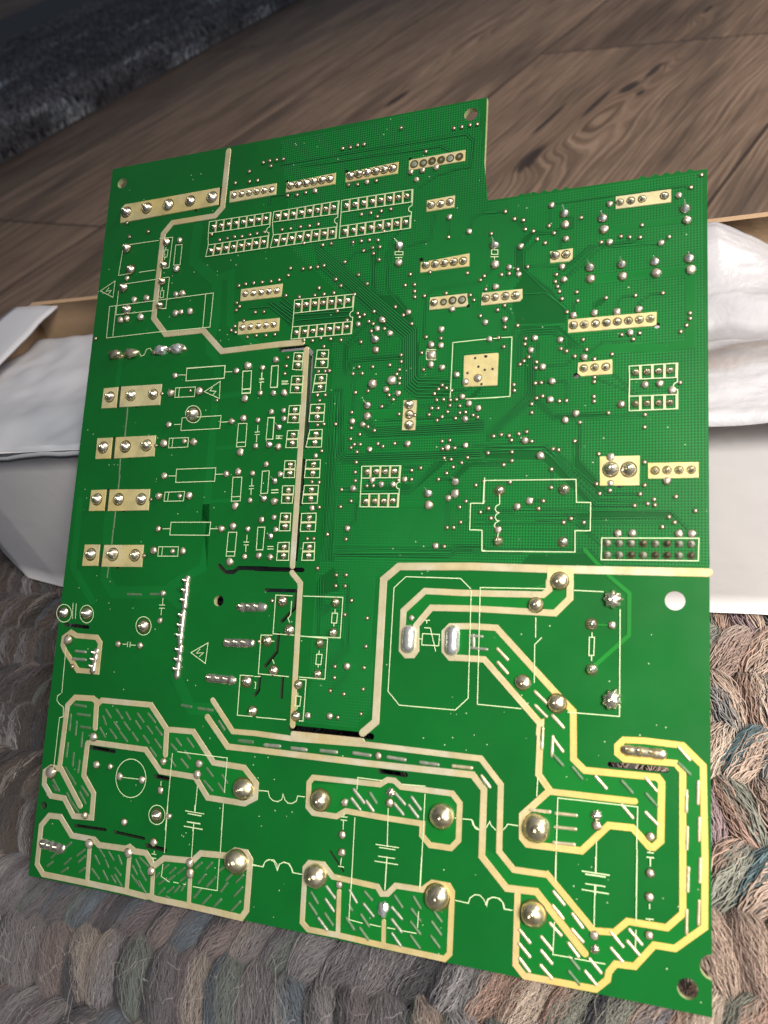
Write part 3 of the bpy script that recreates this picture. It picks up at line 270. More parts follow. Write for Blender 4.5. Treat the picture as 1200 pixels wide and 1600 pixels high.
BARS = [[[41.82,192.41],[41.8,188.68]],[[44.45,192.41],[44.43,188.68]],[[47.08,192.4],[47.06,188.69]],[[49.71,192.4],[49.69,188.69]],[[52.33,192.39],[52.31,188.7]],[[54.96,192.38],[54.94,188.71]],[[57.59,192.38],[57.57,188.71]],[[60.22,192.37],[60.2,188.72]],[[42.14,184.89],[41.7,181.18]],[[44.71,184.91],[44.33,181.2]],[[47.27,184.94],[46.95,181.22]],[[49.83,184.96],[49.58,181.24]],[[52.39,184.98],[52.2,181.26]],[[54.96,185.0],[54.83,181.29]],[[57.52,185.03],[57.45,181.31]],[[60.08,185.05],[60.08,181.33]],[[63.72,192.43],[63.56,189.15]],[[66.33,192.47],[66.17,189.09]],[[68.93,192.5],[68.78,189.04]],[[71.54,192.53],[71.4,188.98]],[[74.14,192.57],[74.01,188.93]],[[76.75,192.6],[76.62,188.87]],[[79.35,192.63],[79.23,188.82]],[[81.96,192.67],[81.85,188.76]],[[64.12,185.08],[63.58,181.24]],[[66.65,185.05],[66.19,181.25]],[[69.17,185.01],[68.79,181.27]],[[71.7,184.97],[71.4,181.29]],[[74.22,184.93],[74.0,181.31]],[[76.75,184.89],[76.61,181.32]],[[79.28,184.85],[79.21,181.34]],[[81.8,184.81],[81.82,181.36]],[[85.34,192.67],[85.42,189.06]],[[87.99,192.67],[88.07,189.06]],[[90.64,192.67],[90.71,189.05]],[[93.29,192.67],[93.36,189.05]],[[95.95,192.66],[96.01,189.04]],[[98.6,192.66],[98.65,189.03]],[[101.25,192.66],[101.3,189.03]],[[103.9,192.66],[103.94,189.02]],[[85.42,184.85],[85.41,181.25]],[[88.05,184.87],[88.04,181.27]],[[90.67,184.88],[90.67,181.29]],[[93.3,184.89],[93.31,181.31]],[[95.93,184.91],[95.94,181.33]],[[98.55,184.92],[98.57,181.36]],[[101.18,184.94],[101.2,181.38]],[[103.81,184.95],[103.84,181.4]],[[72.86,164.25],[72.88,160.38]],[[75.47,164.22],[75.48,160.39]],[[78.08,164.2],[78.07,160.4]],[[80.69,164.17],[80.67,160.4]],[[83.3,164.15],[83.26,160.41]],[[85.92,164.13],[85.85,160.42]],[[88.53,164.1],[88.45,160.43]],[[72.84,156.28],[72.7,152.73]],[[75.45,156.28],[75.33,152.73]],[[78.07,156.27],[77.96,152.74]],[[80.68,156.26],[80.59,152.74]],[[83.29,156.25],[83.22,152.75]],[[85.9,156.25],[85.85,152.75]],[[88.52,156.24],[88.49,152.76]],[[96.66,115.78],[96.73,112.63]],[[99.38,115.75],[99.4,112.62]],[[102.11,115.73],[102.08,112.61]],[[104.83,115.7],[104.75,112.6]],[[96.74,108.43],[96.79,105.03]],[[99.41,108.43],[99.43,105.0]],[[102.08,108.43],[102.07,104.96]],[[104.74,108.43],[104.71,104.93]],[[163.49,138.45],[163.57,135.14]],[[166.18,138.44],[166.21,135.09]],[[168.87,138.44],[168.85,135.05]],[[171.56,138.43],[171.49,135.0]],[[163.55,131.04],[163.57,127.55]],[[166.22,131.0],[166.23,127.54]],[[168.89,130.96],[168.9,127.53]],[[171.56,130.92],[171.56,127.52]],[[71.53,146.2],[74.43,145.91]],[[78.54,146.35],[82.22,146.09]],[[71.36,139.49],[74.97,139.27]],[[78.43,139.32],[82.12,139.3]],[[71.31,130.96],[74.75,130.86]],[[71.35,123.91],[74.78,123.84]],[[71.34,115.52],[74.59,115.45]],[[71.25,108.52],[74.64,108.49]],[[71.26,101.0],[74.41,101.01]],[[71.19,93.02],[74.67,93.12]],[[77.87,130.99],[82.16,130.87]],[[77.82,123.87],[81.99,123.79]],[[77.73,115.48],[82.09,115.42]],[[77.66,108.46],[82.0,108.5]],[[77.6,100.89],[81.97,100.97]],[[78.72,93.12],[82.17,93.22]]]
JOINT = [[7.71,200.2,1.76],[15.54,200.39,1.73],[47.15,199.86,0.98],[49.74,199.84,0.97],[52.31,199.81,0.97],[54.87,199.79,0.96],[57.4,199.76,0.96],[59.91,199.74,0.95],[66.12,199.94,1.17],[68.67,199.96,1.17],[71.2,199.97,1.16],[73.7,199.99,1.15],[76.19,200.0,1.15],[78.66,200.02,1.14],[85.1,199.98,1.23],[87.67,200.0,1.23],[90.22,200.02,1.22],[92.74,200.04,1.21],[95.25,200.06,1.2],[97.74,200.08,1.2],[108.88,170.2,1.08],[111.47,170.18,1.07],[114.04,170.17,1.06],[116.58,170.16,1.06],[119.11,170.15,1.05],[125.59,159.08,0.97],[127.96,159.18,0.96],[130.64,159.15,1.04],[133.23,159.09,1.03],[147.81,149.81,0.98],[150.43,149.82,0.98],[153.04,149.83,0.97],[155.62,149.83,0.96],[158.17,149.84,0.96],[160.7,149.84,0.95],[163.2,149.85,0.94],[165.69,149.85,0.94],[54.15,167.89,0.93],[56.75,167.86,0.93],[59.32,167.82,0.92],[61.88,167.79,0.92],[64.41,167.75,0.91],[54.18,157.61,0.92],[56.74,157.61,0.92],[59.29,157.6,0.91],[61.81,157.59,0.91],[64.32,157.59,0.9],[41.15,190.52,0.81],[43.72,190.55,0.81],[46.27,190.58,0.8],[48.8,190.61,0.8],[51.31,190.64,0.79],[53.8,190.67,0.79],[56.28,190.69,0.78],[58.73,190.72,0.78],[40.86,182.98,0.8],[43.46,183.03,0.8],[46.05,183.07,0.8],[48.61,183.12,0.79],[51.15,183.16,0.79],[53.68,183.2,0.78],[56.18,183.25,0.78],[58.67,183.29,0.77],[71.54,162.64,0.84],[74.15,162.62,0.83],[76.73,162.6,0.83],[79.3,162.57,0.82],[81.84,162.55,0.82],[84.36,162.52,0.81],[86.87,162.5,0.81],[71.69,154.58,0.77],[74.27,154.6,0.77],[76.83,154.63,0.76],[79.37,154.66,0.76],[81.89,154.68,0.75],[84.39,154.71,0.75],[86.87,154.74,0.75],[95.67,114.31,0.85],[98.22,114.31,0.84],[100.75,114.3,0.84],[103.25,114.3,0.83],[95.77,106.5,0.84],[98.3,106.53,0.83],[100.82,106.56,0.83],[103.31,106.59,0.82],[162.43,136.9,0.79],[164.99,136.89,0.79],[167.52,136.88,0.78],[170.03,136.87,0.77],[162.49,129.27,0.74],[165.03,129.23,0.73],[167.55,129.2,0.73],[170.04,129.16,0.72],[84.5,190.88,0.83],[87.12,190.9,0.83],[89.71,190.93,0.82],[92.27,190.95,0.82],[94.82,190.98,0.81],[97.35,191.01,0.81],[99.86,191.03,0.8],[102.34,191.06,0.8],[84.49,183.1,0.83],[87.12,183.13,0.82],[89.72,183.16,0.82],[92.3,183.19,0.81],[94.86,183.23,0.81],[97.39,183.26,0.8],[99.91,183.29,0.8],[102.41,183.32,0.79],[65.17,190.8,0.82],[67.76,190.82,0.81],[70.33,190.84,0.81],[72.88,190.87,0.8],[75.41,190.89,0.8],[77.92,190.91,0.79],[80.41,190.93,0.79],[65.24,183.18,0.81],[67.84,183.21,0.8],[70.43,183.24,0.8],[73.0,183.27,0.79],[75.54,183.3,0.79],[78.07,183.33,0.78],[80.57,183.36,0.78],[23.55,200.35,1.82],[31.56,200.4,1.67],[39.32,200.45,1.76],[109.54,187.31,1.04],[112.19,187.28,1.04],[114.71,187.43,1.03],[62.67,190.86,0.88],[62.79,183.12,0.82],[142.91,168.69,1.12],[145.59,168.62,1.06],[158.41,180.69,0.89],[160.98,180.72,0.94],[163.61,180.79,0.93],[168.7,180.79,0.96],[150.47,138.68,0.92],[153.02,138.75,0.91],[155.64,138.72,0.95],[106.25,131.95,1.19],[106.5,129.26,1.13],[106.55,126.49,1.18],[111.69,159.34,0.96],[157.05,113.59,1.74],[161.11,113.51,1.72],[9.59,139.35,1.6],[17.52,139.34,1.63],[25.46,139.27,1.54],[9.18,123.58,1.75],[17.37,123.59,1.77],[25.05,123.71,1.69],[9.15,107.7,1.72],[16.99,107.64,1.75],[25.13,107.59,1.66],[9.18,91.16,1.75],[17.17,91.3,1.83],[25.01,91.18,1.68],[166.88,113.15,0.94],[169.45,113.19,0.93],[172.03,113.14,0.93],[174.64,113.18,0.92],[130.93,108.91,1.19],[146.44,109.0,1.19],[130.95,96.49,1.12],[146.47,96.43,1.12],[1.78,73.74,1.57],[10.22,73.85,1.71],[30.58,71.19,1.74],[40.96,21.55,1.64],[40.12,132.44,1.97],[9.52,187.79,1.48],[11.91,180.37,1.59],[9.86,174.66,1.47],[12.21,167.13,1.51],[24.4,187.86,1.2],[24.21,180.44,1.19],[24.35,175.04,1.18],[24.34,167.33,1.17],[73.76,79.9,1.37],[76.38,72.42,1.35],[70.19,69.35,1.37],[72.76,61.75,1.35],[89.12,80.12,1.07],[89.07,72.38,1.11],[85.53,69.56,1.12],[85.47,61.71,1.11],[80.27,58.72,1.12],[80.18,50.88,1.21],[65.06,58.44,1.45],[67.5,51.01,1.27],[153.33,77.66,1.23],[153.49,67.44,1.21],[73.07,147.28,0.85],[73.01,144.82,0.85],[80.49,147.47,0.85],[80.42,144.95,0.85],[73.26,140.58,0.85],[73.21,138.17,0.85],[80.42,140.54,0.85],[80.28,138.08,0.85],[73.12,132.12,0.85],[73.09,129.69,0.85],[73.15,125.07,0.85],[73.11,122.68,0.85],[73.02,116.65,0.85],[73.04,114.31,0.85],[73.03,109.69,0.85],[72.99,107.32,0.85],[72.9,102.21,0.85],[72.9,99.8,0.85],[72.98,94.27,0.85],[73.02,91.87,0.85],[80.12,132.14,0.85],[80.07,129.71,0.85],[80.08,125.03,0.85],[79.91,122.62,0.85],[80.0,116.67,0.85],[79.99,114.23,0.85],[79.97,109.7,0.85],[79.87,107.27,0.85],[79.86,102.14,0.85],[79.88,99.72,0.85],[80.51,94.34,0.85],[80.52,92.0,0.85]]
C16 = [[156.57,96.31,0.81],[159.22,96.32,0.8],[161.85,96.32,0.79],[164.45,96.32,0.79],[167.03,96.32,0.78],[169.57,96.32,0.78],[172.1,96.32,0.77],[174.6,96.32,0.76],[156.6,93.61,0.8],[159.25,93.63,0.8],[161.87,93.65,0.79],[164.47,93.67,0.78],[167.04,93.69,0.78],[169.58,93.71,0.77],[172.1,93.73,0.77],[174.59,93.75,0.76]]
DOME = [[66.5,31.39,2.85],[88.61,31.32,2.74],[67.02,31.44,2.63],[119.96,31.5,2.84],[88.78,13.45,2.83],[119.66,13.6,3.06],[66.44,13.54,3.11],[142.03,31.71,3.01],[141.89,13.7,2.96],[145.94,87.3,2.13],[140.54,81.48,1.84],[138.03,63.53,1.82],[145.98,59.41,2.21]]
FLOWER = [[157.94,83.42,2.05],[158.02,61.26,2.09],[155.06,36.21,1.15],[106.89,35.29,1.09],[155.06,8.74,0.97]]
PEAK = [[145.01,179.64,1.03],[154.41,177.07,1.1],[173.43,176.75,1.09],[151.52,164.51,1.09],[159.05,164.39,1.02],[166.65,164.14,1.0],[174.29,164.07,1.07],[127.37,173.38,1.07],[101.05,176.74,1.16],[127.35,173.36,1.08],[95.66,150.63,1.04],[94.63,132.37,1.02],[94.6,132.45,0.92],[112.64,108.4,1.0],[119.59,111.34,0.98],[68.69,127.43,0.87],[68.72,112.3,0.85],[68.73,97.09,0.84],[65.97,122.56,0.92],[65.73,107.44,0.9]]
ROUND = [[145.27,176.66,1.02],[154.69,174.04,1.09],[173.82,173.8,1.04],[151.72,161.54,1.09],[159.31,161.35,1.06],[166.88,161.25,1.09],[174.59,161.21,1.06],[127.66,168.12,1.11],[101.18,171.79,1.05],[96.0,147.65,0.98],[94.72,129.43,1.07],[112.98,105.46,1.09],[119.77,108.33,1.02],[29.21,187.8,0.95],[29.04,178.48,1.0],[56.98,145.95,1.07],[65.96,146.98,0.89],[53.35,144.67,0.86],[32.52,144.64,0.85],[56.96,136.26,1.06],[31.76,139.29,1.12],[41.57,139.4,1.21],[57.07,130.51,1.05],[56.92,120.74,1.04],[31.02,124.19,1.22],[41.14,124.26,1.03],[56.92,115.11,1.03],[56.77,105.44,1.02],[31.24,108.45,1.09],[41.51,108.46,1.07],[38.09,124.47,0.76],[38.28,108.39,0.75],[65.99,137.36,0.83],[65.83,131.94,0.82],[65.56,117.01,0.81],[56.72,99.83,1.05],[56.7,89.92,1.04],[65.52,101.58,0.88],[65.5,91.83,0.87],[31.25,92.67,1.11],[41.23,92.63,0.97],[37.69,92.57,0.71],[32.16,129.71,0.95],[53.25,129.83,0.9],[32.19,114.38,0.93],[53.1,114.6,0.89],[32.13,98.94,0.89],[53.02,99.07,0.95],[61.77,145.01,0.79],[61.79,137.59,0.78],[61.81,129.71,0.78],[61.79,122.3,0.77],[61.48,114.59,0.77],[61.39,107.0,0.76],[61.42,99.03,0.73],[61.26,91.46,0.77],[22.45,65.81,0.88],[29.94,65.75,0.92],[35.88,80.65,0.81],[35.85,73.02,0.81],[69.37,137.27,0.98],[69.58,132.15,0.76],[69.89,129.81,0.81],[68.89,121.86,0.97],[70.12,114.2,0.8],[68.99,106.65,1.0],[69.32,102.26,0.74],[70.06,98.93,0.73],[69.06,91.53,0.83],[19.16,170.22,1.07],[14.52,170.13,0.96],[12.72,164.19,1.02],[10.16,163.98,1.03],[17.82,164.22,1.07],[29.86,170.32,0.93],[32.18,170.35,0.98],[30.37,164.29,1.04],[32.37,164.37,0.81],[35.51,164.34,1.03],[10.85,177.55,0.79],[95.15,31.45,0.91],[95.03,23.92,0.91],[95.2,19.9,0.9],[103.28,43.43,0.86],[95.11,12.42,0.84],[166.33,33.26,0.85],[166.29,25.87,0.88],[166.15,21.11,0.87],[166.15,13.55,0.82],[157.82,77.63,0.82],[106.83,32.84,0.98],[89.6,51.65,0.79],[83.55,51.22,0.8],[52.56,36.13,0.97],[52.44,33.41,1.08],[41.51,35.54,0.89],[17.47,39.69,1.18],[17.44,18.57,0.98],[19.5,32.32,1.05],[24.14,32.3,0.75],[27.57,30.12,0.97],[35.09,30.05,0.95],[41.41,28.09,0.94],[30.71,18.48,0.95],[44.8,21.79,0.76],[4.0,28.52,1.69],[4.51,66.01,1.38],[40.77,14.7,1.03],[20.0,11.38,1.21],[33.02,10.86,1.17],[40.89,7.38,1.14],[52.66,11.16,1.11],[52.94,8.7,1.22],[155.02,11.51,0.89],[155.18,34.04,0.97],[140.6,117.37,0.92],[138.34,106.28,0.86],[135.41,104.92,0.87],[136.79,121.28,0.88],[157.01,116.58,0.87],[157.09,110.36,0.67],[169.45,110.67,0.84],[158.86,98.61,0.85],[162.06,98.64,0.84],[171.99,98.63,0.86],[174.73,98.61,0.86],[130.96,99.29,0.87],[142.96,135.92,0.83],[142.6,131.28,0.83],[148.81,127.56,0.81],[146.36,126.05,0.82],[159.29,129.24,0.88],[164.58,133.76,0.83],[167.87,133.8,0.82],[170.55,132.07,0.86],[140.56,139.76,0.84],[150.51,141.52,0.82],[161.14,146.8,0.8],[144.73,146.41,0.79],[138.4,147.34,0.76],[137.55,144.32,0.8],[147.71,152.43,0.84],[152.8,152.56,0.83],[157.99,152.42,0.86],[163.03,152.48,0.85],[130.75,152.96,0.78],[128.04,162.0,0.79],[111.51,147.84,0.94],[111.76,145.0,1.24],[111.69,142.39,0.89],[114.69,141.35,0.78],[114.1,147.39,0.79],[114.04,151.75,0.84],[104.72,157.38,0.77],[96.05,153.57,0.78],[99.74,151.98,0.82],[101.04,138.79,1.21],[95.71,138.21,1.23],[99.7,136.38,0.81],[103.08,135.19,0.8],[118.76,139.23,0.82],[121.14,137.15,0.86],[124.38,137.91,1.0],[120.45,133.26,0.76],[122.29,131.35,0.81],[124.83,130.04,0.8],[125.74,152.64,0.77],[126.95,148.06,0.72],[116.74,157.08,0.79],[97.21,156.04,0.83],[90.37,155.36,0.74],[106.43,121.42,0.83],[96.0,120.29,0.75],[117.2,120.13,0.81],[121.91,120.55,0.75],[92.05,109.9,0.85],[91.12,99.41,0.79],[97.19,112.1,0.79],[99.9,110.91,0.79],[103.16,110.87,0.78],[106.21,112.11,0.77],[118.03,107.19,0.79],[121.48,127.43,0.8],[115.3,95.13,0.79],[90.54,128.14,0.82],[93.54,127.17,0.76],[80.47,104.77,0.77],[80.44,119.0,0.68],[134.18,172.24,0.79],[144.69,165.47,0.76],[145.25,162.01,0.8],[131.35,166.93,0.73],[133.91,164.71,0.73],[156.05,170.48,0.79],[168.06,168.77,0.76],[141.74,182.38,0.78],[156.02,180.62,0.75],[171.97,180.44,0.76],[145.5,172.85,0.76],[114.82,183.03,0.77],[120.38,178.23,0.75],[104.88,195.49,0.75],[110.44,198.21,0.84],[106.52,197.91,0.74],[103.17,198.03,0.75],[74.13,197.08,0.75],[90.32,197.19,0.72],[93.44,64.2,0.85],[109.95,77.13,0.69]]
VIA = [[56.21,209.01,0.54],[58.38,209.19,0.54],[60.68,209.07,0.54],[62.91,208.96,0.53],[58.94,207.44,0.54],[51.64,206.9,0.55],[47.17,203.85,0.55],[52.08,203.51,0.54],[54.87,203.44,0.54],[8.39,196.49,0.59],[16.99,192.37,0.58],[9.94,191.59,0.59],[40.61,188.22,0.55],[43.51,186.08,0.54],[46.16,186.22,0.54],[48.61,186.33,0.54],[51.13,186.16,0.54],[53.82,186.34,0.53],[56.17,186.4,0.53],[58.72,186.49,0.53],[64.45,186.45,0.52],[67.22,186.39,0.52],[82.0,208.93,0.54],[84.37,208.9,0.54],[86.6,209.07,0.54],[88.56,208.99,0.53],[99.46,212.0,0.52],[114.9,208.97,0.5],[117.09,208.93,0.5],[119.35,209.04,0.49],[121.36,208.92,0.49],[107.18,203.46,0.51],[65.36,197.03,0.56],[68.45,196.72,0.55],[71.24,196.97,0.55],[84.62,197.22,0.53],[87.42,196.94,0.53],[93.06,197.13,0.52],[89.14,187.62,0.52],[91.97,187.65,0.52],[95.1,187.73,0.51],[97.92,187.86,0.51],[94.01,186.22,0.51],[96.27,181.66,0.51],[70.34,186.53,0.54],[73.24,186.4,0.54],[75.98,186.47,0.54],[77.9,179.98,0.53],[80.53,180.08,0.53],[71.91,181.36,0.54],[87.22,179.59,0.52],[89.67,179.59,0.52],[92.12,179.54,0.51],[94.66,179.21,0.51],[95.33,177.1,0.51],[93.18,177.21,0.51],[90.57,176.64,0.51],[93.56,175.46,0.51],[85.13,173.98,0.52],[95.29,173.39,0.51],[114.83,177.34,0.48],[126.36,176.82,0.47],[177.06,184.9,0.45],[174.72,182.06,0.45],[129.91,182.48,0.51],[132.31,180.05,0.5],[134.63,179.34,0.5],[135.21,176.81,0.5],[137.26,175.99,0.5],[138.32,173.69,0.49],[140.35,172.36,0.49],[142.52,174.74,0.49],[141.23,176.9,0.49],[149.14,177.98,0.48],[163.65,173.95,0.46],[158.74,171.68,0.47],[160.83,171.25,0.46],[163.22,170.83,0.46],[169.84,170.05,0.45],[154.08,170.73,0.47],[136.12,166.48,0.49],[133.61,166.08,0.5],[131.41,165.15,0.5],[129.47,165.11,0.5],[143.37,163.52,0.48],[143.17,161.71,0.48],[143.74,160.35,0.48],[144.25,158.99,0.48],[144.88,157.01,0.48],[146.16,153.48,0.47],[148.73,156.1,0.47],[148.45,158.39,0.47],[155.45,156.18,0.46],[162.28,156.09,0.45],[168.45,156.04,0.44],[130.52,156.72,0.49],[128.78,155.67,0.5],[130.82,150.88,0.49],[134.08,151.01,0.49],[174.43,150.44,0.43],[174.47,149.08,0.43],[173.7,147.5,0.43],[1.38,158.72,0.58],[53.91,170.97,0.52],[56.58,170.94,0.52],[59.29,170.91,0.52],[62.2,170.85,0.51],[64.85,170.92,0.51],[51.65,170.69,0.53],[68.25,174.16,0.51],[67.72,172.05,0.51],[67.47,165.99,0.5],[51.42,165.44,0.52],[52.52,164.18,0.52],[51.53,163.17,0.52],[57.88,161.94,0.51],[60.79,161.81,0.51],[54.37,159.67,0.52],[51.56,158.21,0.52],[50.41,157.16,0.52],[51.91,156.41,0.52],[55.99,154.62,0.51],[58.93,154.78,0.51],[62.0,154.62,0.51],[64.9,154.63,0.5],[69.69,147.46,0.49],[69.36,144.99,0.49],[69.12,142.77,0.49],[72.26,173.5,0.53],[74.54,173.5,0.53],[76.81,173.51,0.53],[78.77,173.66,0.53],[71.8,165.11,0.53],[76.61,165.15,0.52],[79.41,165.13,0.52],[82.46,165.18,0.52],[84.41,167.11,0.52],[82.72,169.16,0.52],[77.75,167.13,0.52],[88.71,164.1,0.51],[89.52,169.73,0.51],[92.3,166.78,0.51],[83.84,159.74,0.51],[86.99,156.82,0.51],[74.26,152.23,0.52],[76.92,151.8,0.52],[79.44,152.33,0.51],[82.45,151.82,0.51],[85.55,151.2,0.51],[80.57,149.78,0.51],[79.46,142.72,0.51],[81.49,142.69,0.51],[82.74,142.71,0.5],[79.7,135.99,0.5],[82.0,135.87,0.5],[80.37,134.42,0.5],[91.52,150.2,0.5],[90.0,158.52,0.5],[90.61,157.37,0.5],[92.02,157.91,0.5],[93.48,155.81,0.5],[94.75,155.08,0.5],[94.79,158.53,0.5],[94.35,153.05,0.5],[98.15,153.39,0.49],[97.87,155.46,0.49],[100.92,159.28,0.49],[103.33,156.7,0.49],[105.82,154.08,0.48],[104.65,168.11,0.49],[103.37,165.15,0.49],[105.99,165.02,0.49],[106.1,163.11,0.49],[106.28,161.51,0.49],[108.97,161.54,0.48],[110.15,168.04,0.48],[120.38,166.62,0.47],[114.91,161.63,0.48],[121.46,160.44,0.47],[122.49,159.0,0.46],[124.97,165.29,0.46],[123.96,164.31,0.47],[125.5,161.56,0.46],[124.34,154.48,0.46],[114.06,149.37,0.47],[110.01,150.05,0.48],[108.98,145.8,0.47],[109.72,141.2,0.47],[103.34,145.63,0.48],[103.45,143.82,0.48],[103.06,141.6,0.48],[102.37,140.45,0.48],[103.3,139.24,0.48],[103.28,137.85,0.48],[101.75,133.54,0.48],[100.56,134.84,0.48],[94.53,136.28,0.49],[90.88,136.08,0.49],[89.83,141.37,0.5],[92.48,141.29,0.49],[91.45,143.19,0.49],[95.41,142.92,0.49],[100.27,143.09,0.48],[98.69,131.82,0.48],[90.19,130.63,0.49],[103.66,129.51,0.47],[108.03,129.02,0.47],[115.01,136.65,0.46],[114.08,135.64,0.46],[113.06,134.49,0.46],[116.16,135.86,0.46],[117.64,135.05,0.46],[117.37,132.56,0.46],[118.95,132.62,0.46],[115.53,132.8,0.46],[113.73,132.76,0.46],[117.34,131.12,0.46],[116.79,129.48,0.46],[119.94,130.9,0.45],[121.48,129.16,0.45],[120.01,129.09,0.45],[114.18,130.56,0.46],[112.52,130.64,0.46],[111.87,128.98,0.46],[115.41,128.25,0.46],[123.49,128.31,0.45],[118.93,127.71,0.45],[124.69,127.69,0.45],[172.4,146.08,0.43],[163.3,146.52,0.45],[159.2,146.47,0.45],[161.83,145.11,0.45],[129.29,148.2,0.49],[130.74,145.73,0.49],[136.18,147.37,0.48],[136.03,145.98,0.48],[137.06,142.56,0.48],[135.91,141.62,0.48],[134.95,140.76,0.48],[139.06,141.14,0.47],[138.91,139.62,0.47],[148.29,141.94,0.46],[144.92,144.11,0.47],[146.28,143.35,0.47],[150.19,145.96,0.46],[151.08,143.38,0.46],[157.02,141.79,0.45],[152.99,140.84,0.46],[153.06,136.28,0.45],[152.98,135.15,0.45],[152.99,131.51,0.45],[153.01,130.29,0.45],[138.87,135.66,0.47],[140.32,135.73,0.47],[139.31,131.86,0.47],[140.75,132.28,0.47],[138.14,130.41,0.47],[138.25,128.25,0.47],[144.84,130.81,0.46],[146.54,130.82,0.46],[133.58,135.63,0.48],[133.77,134.09,0.48],[172.31,133.77,0.43],[164.63,126.44,0.43],[164.56,123.5,0.43],[156.38,127.3,0.44],[149.78,125.26,0.45],[148.71,120.73,0.45],[137.13,123.45,0.47],[135.2,123.03,0.47],[132.81,122.62,0.47],[130.83,122.94,0.47],[128.95,122.65,0.48],[133.44,121.49,0.47],[138.46,121.03,0.46],[143.61,118.95,0.46],[144.93,118.66,0.45],[133.69,118.5,0.47],[127.71,118.42,0.48],[154.35,117.43,0.44],[28.61,139.36,0.54],[28.39,123.61,0.53],[28.55,107.56,0.52],[47.79,136.24,0.51],[38.44,139.69,0.53],[90.3,126.31,0.49],[90.35,123.33,0.48],[97.01,125.4,0.48],[95.09,126.46,0.48],[92.93,124.47,0.48],[91.55,121.8,0.48],[93.22,121.75,0.48],[90.67,120.94,0.48],[92.42,119.76,0.48],[98.26,121.78,0.47],[99.68,121.0,0.47],[102.92,121.68,0.47],[85.7,127.6,0.49],[92.4,116.96,0.48],[92.32,114.27,0.48],[92.48,111.98,0.48],[88.73,109.7,0.48],[88.75,105.08,0.48],[91.65,106.62,0.47],[90.96,96.55,0.47],[85.52,97.74,0.48],[95.86,110.58,0.47],[97.64,110.56,0.47],[104.48,111.99,0.46],[108.03,112.08,0.46],[107.95,114.45,0.46],[110.32,115.02,0.46],[115.2,111.96,0.45],[115.68,121.83,0.45],[117.73,122.0,0.45],[115.87,119.84,0.45],[119.11,119.98,0.45],[116.46,117.47,0.45],[118.29,117.04,0.45],[121.07,116.14,0.44],[122.51,117.4,0.44],[118.95,115.07,0.45],[117.27,113.56,0.45],[126.92,111.32,0.43],[124.98,110.34,0.44],[122.61,106.34,0.44],[121.04,104.88,0.44],[126.4,103.6,0.43],[121.44,101.1,0.44],[119.78,99.73,0.44],[118.05,99.72,0.44],[117.57,95.03,0.44],[114.11,127.37,0.46],[80.32,127.57,0.5],[82.2,127.74,0.5],[82.12,120.3,0.49],[79.91,111.88,0.49],[82.07,111.75,0.49],[82.59,105.01,0.48],[79.78,96.57,0.48],[81.64,96.59,0.48],[133.72,116.3,0.49],[131.74,115.31,0.49],[143.38,113.97,0.48],[143.39,109.54,0.48],[133.43,110.96,0.49],[141.59,106.26,0.48],[140.54,104.4,0.48],[128.34,104.53,0.49],[129.05,102.1,0.49],[146.52,101.09,0.47],[151.18,101.11,0.46],[148.19,101.99,0.46],[153.93,110.26,0.46],[156.97,108.63,0.46],[154.67,107.92,0.46],[163.68,107.73,0.45],[166.68,106.45,0.44],[166.91,105.15,0.44],[165.33,105.49,0.44],[162.47,105.07,0.45],[164.59,115.16,0.45],[164.63,109.77,0.45],[171.37,107.04,0.44],[175.48,103.79,0.43],[169.91,102.41,0.44],[171.11,101.18,0.43],[168.5,100.12,0.44],[28.21,91.14,0.61],[7.11,58.47,0.62],[83.38,88.8,0.48],[88.86,87.19,0.47],[91.58,87.26,0.46],[88.91,84.37,0.47],[91.52,84.41,0.46],[93.55,80.81,0.46],[91.98,77.13,0.46],[98.19,76.5,0.45],[98.25,69.47,0.45],[98.15,64.21,0.44],[90.19,63.99,0.45],[90.24,61.18,0.45],[89.32,57.91,0.45],[93.12,57.35,0.45],[98.2,58.95,0.44],[98.01,52.97,0.44],[91.84,51.54,0.45],[70.72,79.88,0.49],[67.76,69.02,0.48]]
RING = [[104.05,200.21,1.02],[106.67,200.04,1.01],[109.15,200.26,1.01],[111.73,200.13,1.0],[114.28,200.17,0.99],[116.81,200.16,0.99],[116.78,159.43,0.99],[119.33,159.32,0.99],[114.33,159.22,0.85]]
HOLE = [[4.51,210.82,1.72],[119.47,212.34,1.88],[54.16,79.23,1.5],[171.19,83.68,2.16],[173.67,4.47,2.04],[2.5,19.27,1.08],[45.79,201.68,0.46],[64.67,201.61,0.47],[83.59,201.62,0.51],[102.63,202.08,0.48],[107.36,171.98,0.62],[120.86,157.58,0.49],[134.79,157.19,0.51],[147.18,166.9,0.7],[167.16,148.1,0.7],[148.72,137.05,0.73],[159.05,109.94,0.77],[19.5,136.04,0.52],[19.21,120.41,0.51],[19.17,104.21,0.5],[19.01,87.47,0.51],[33.77,197.14,0.53],[166.19,21.07,0.36]]
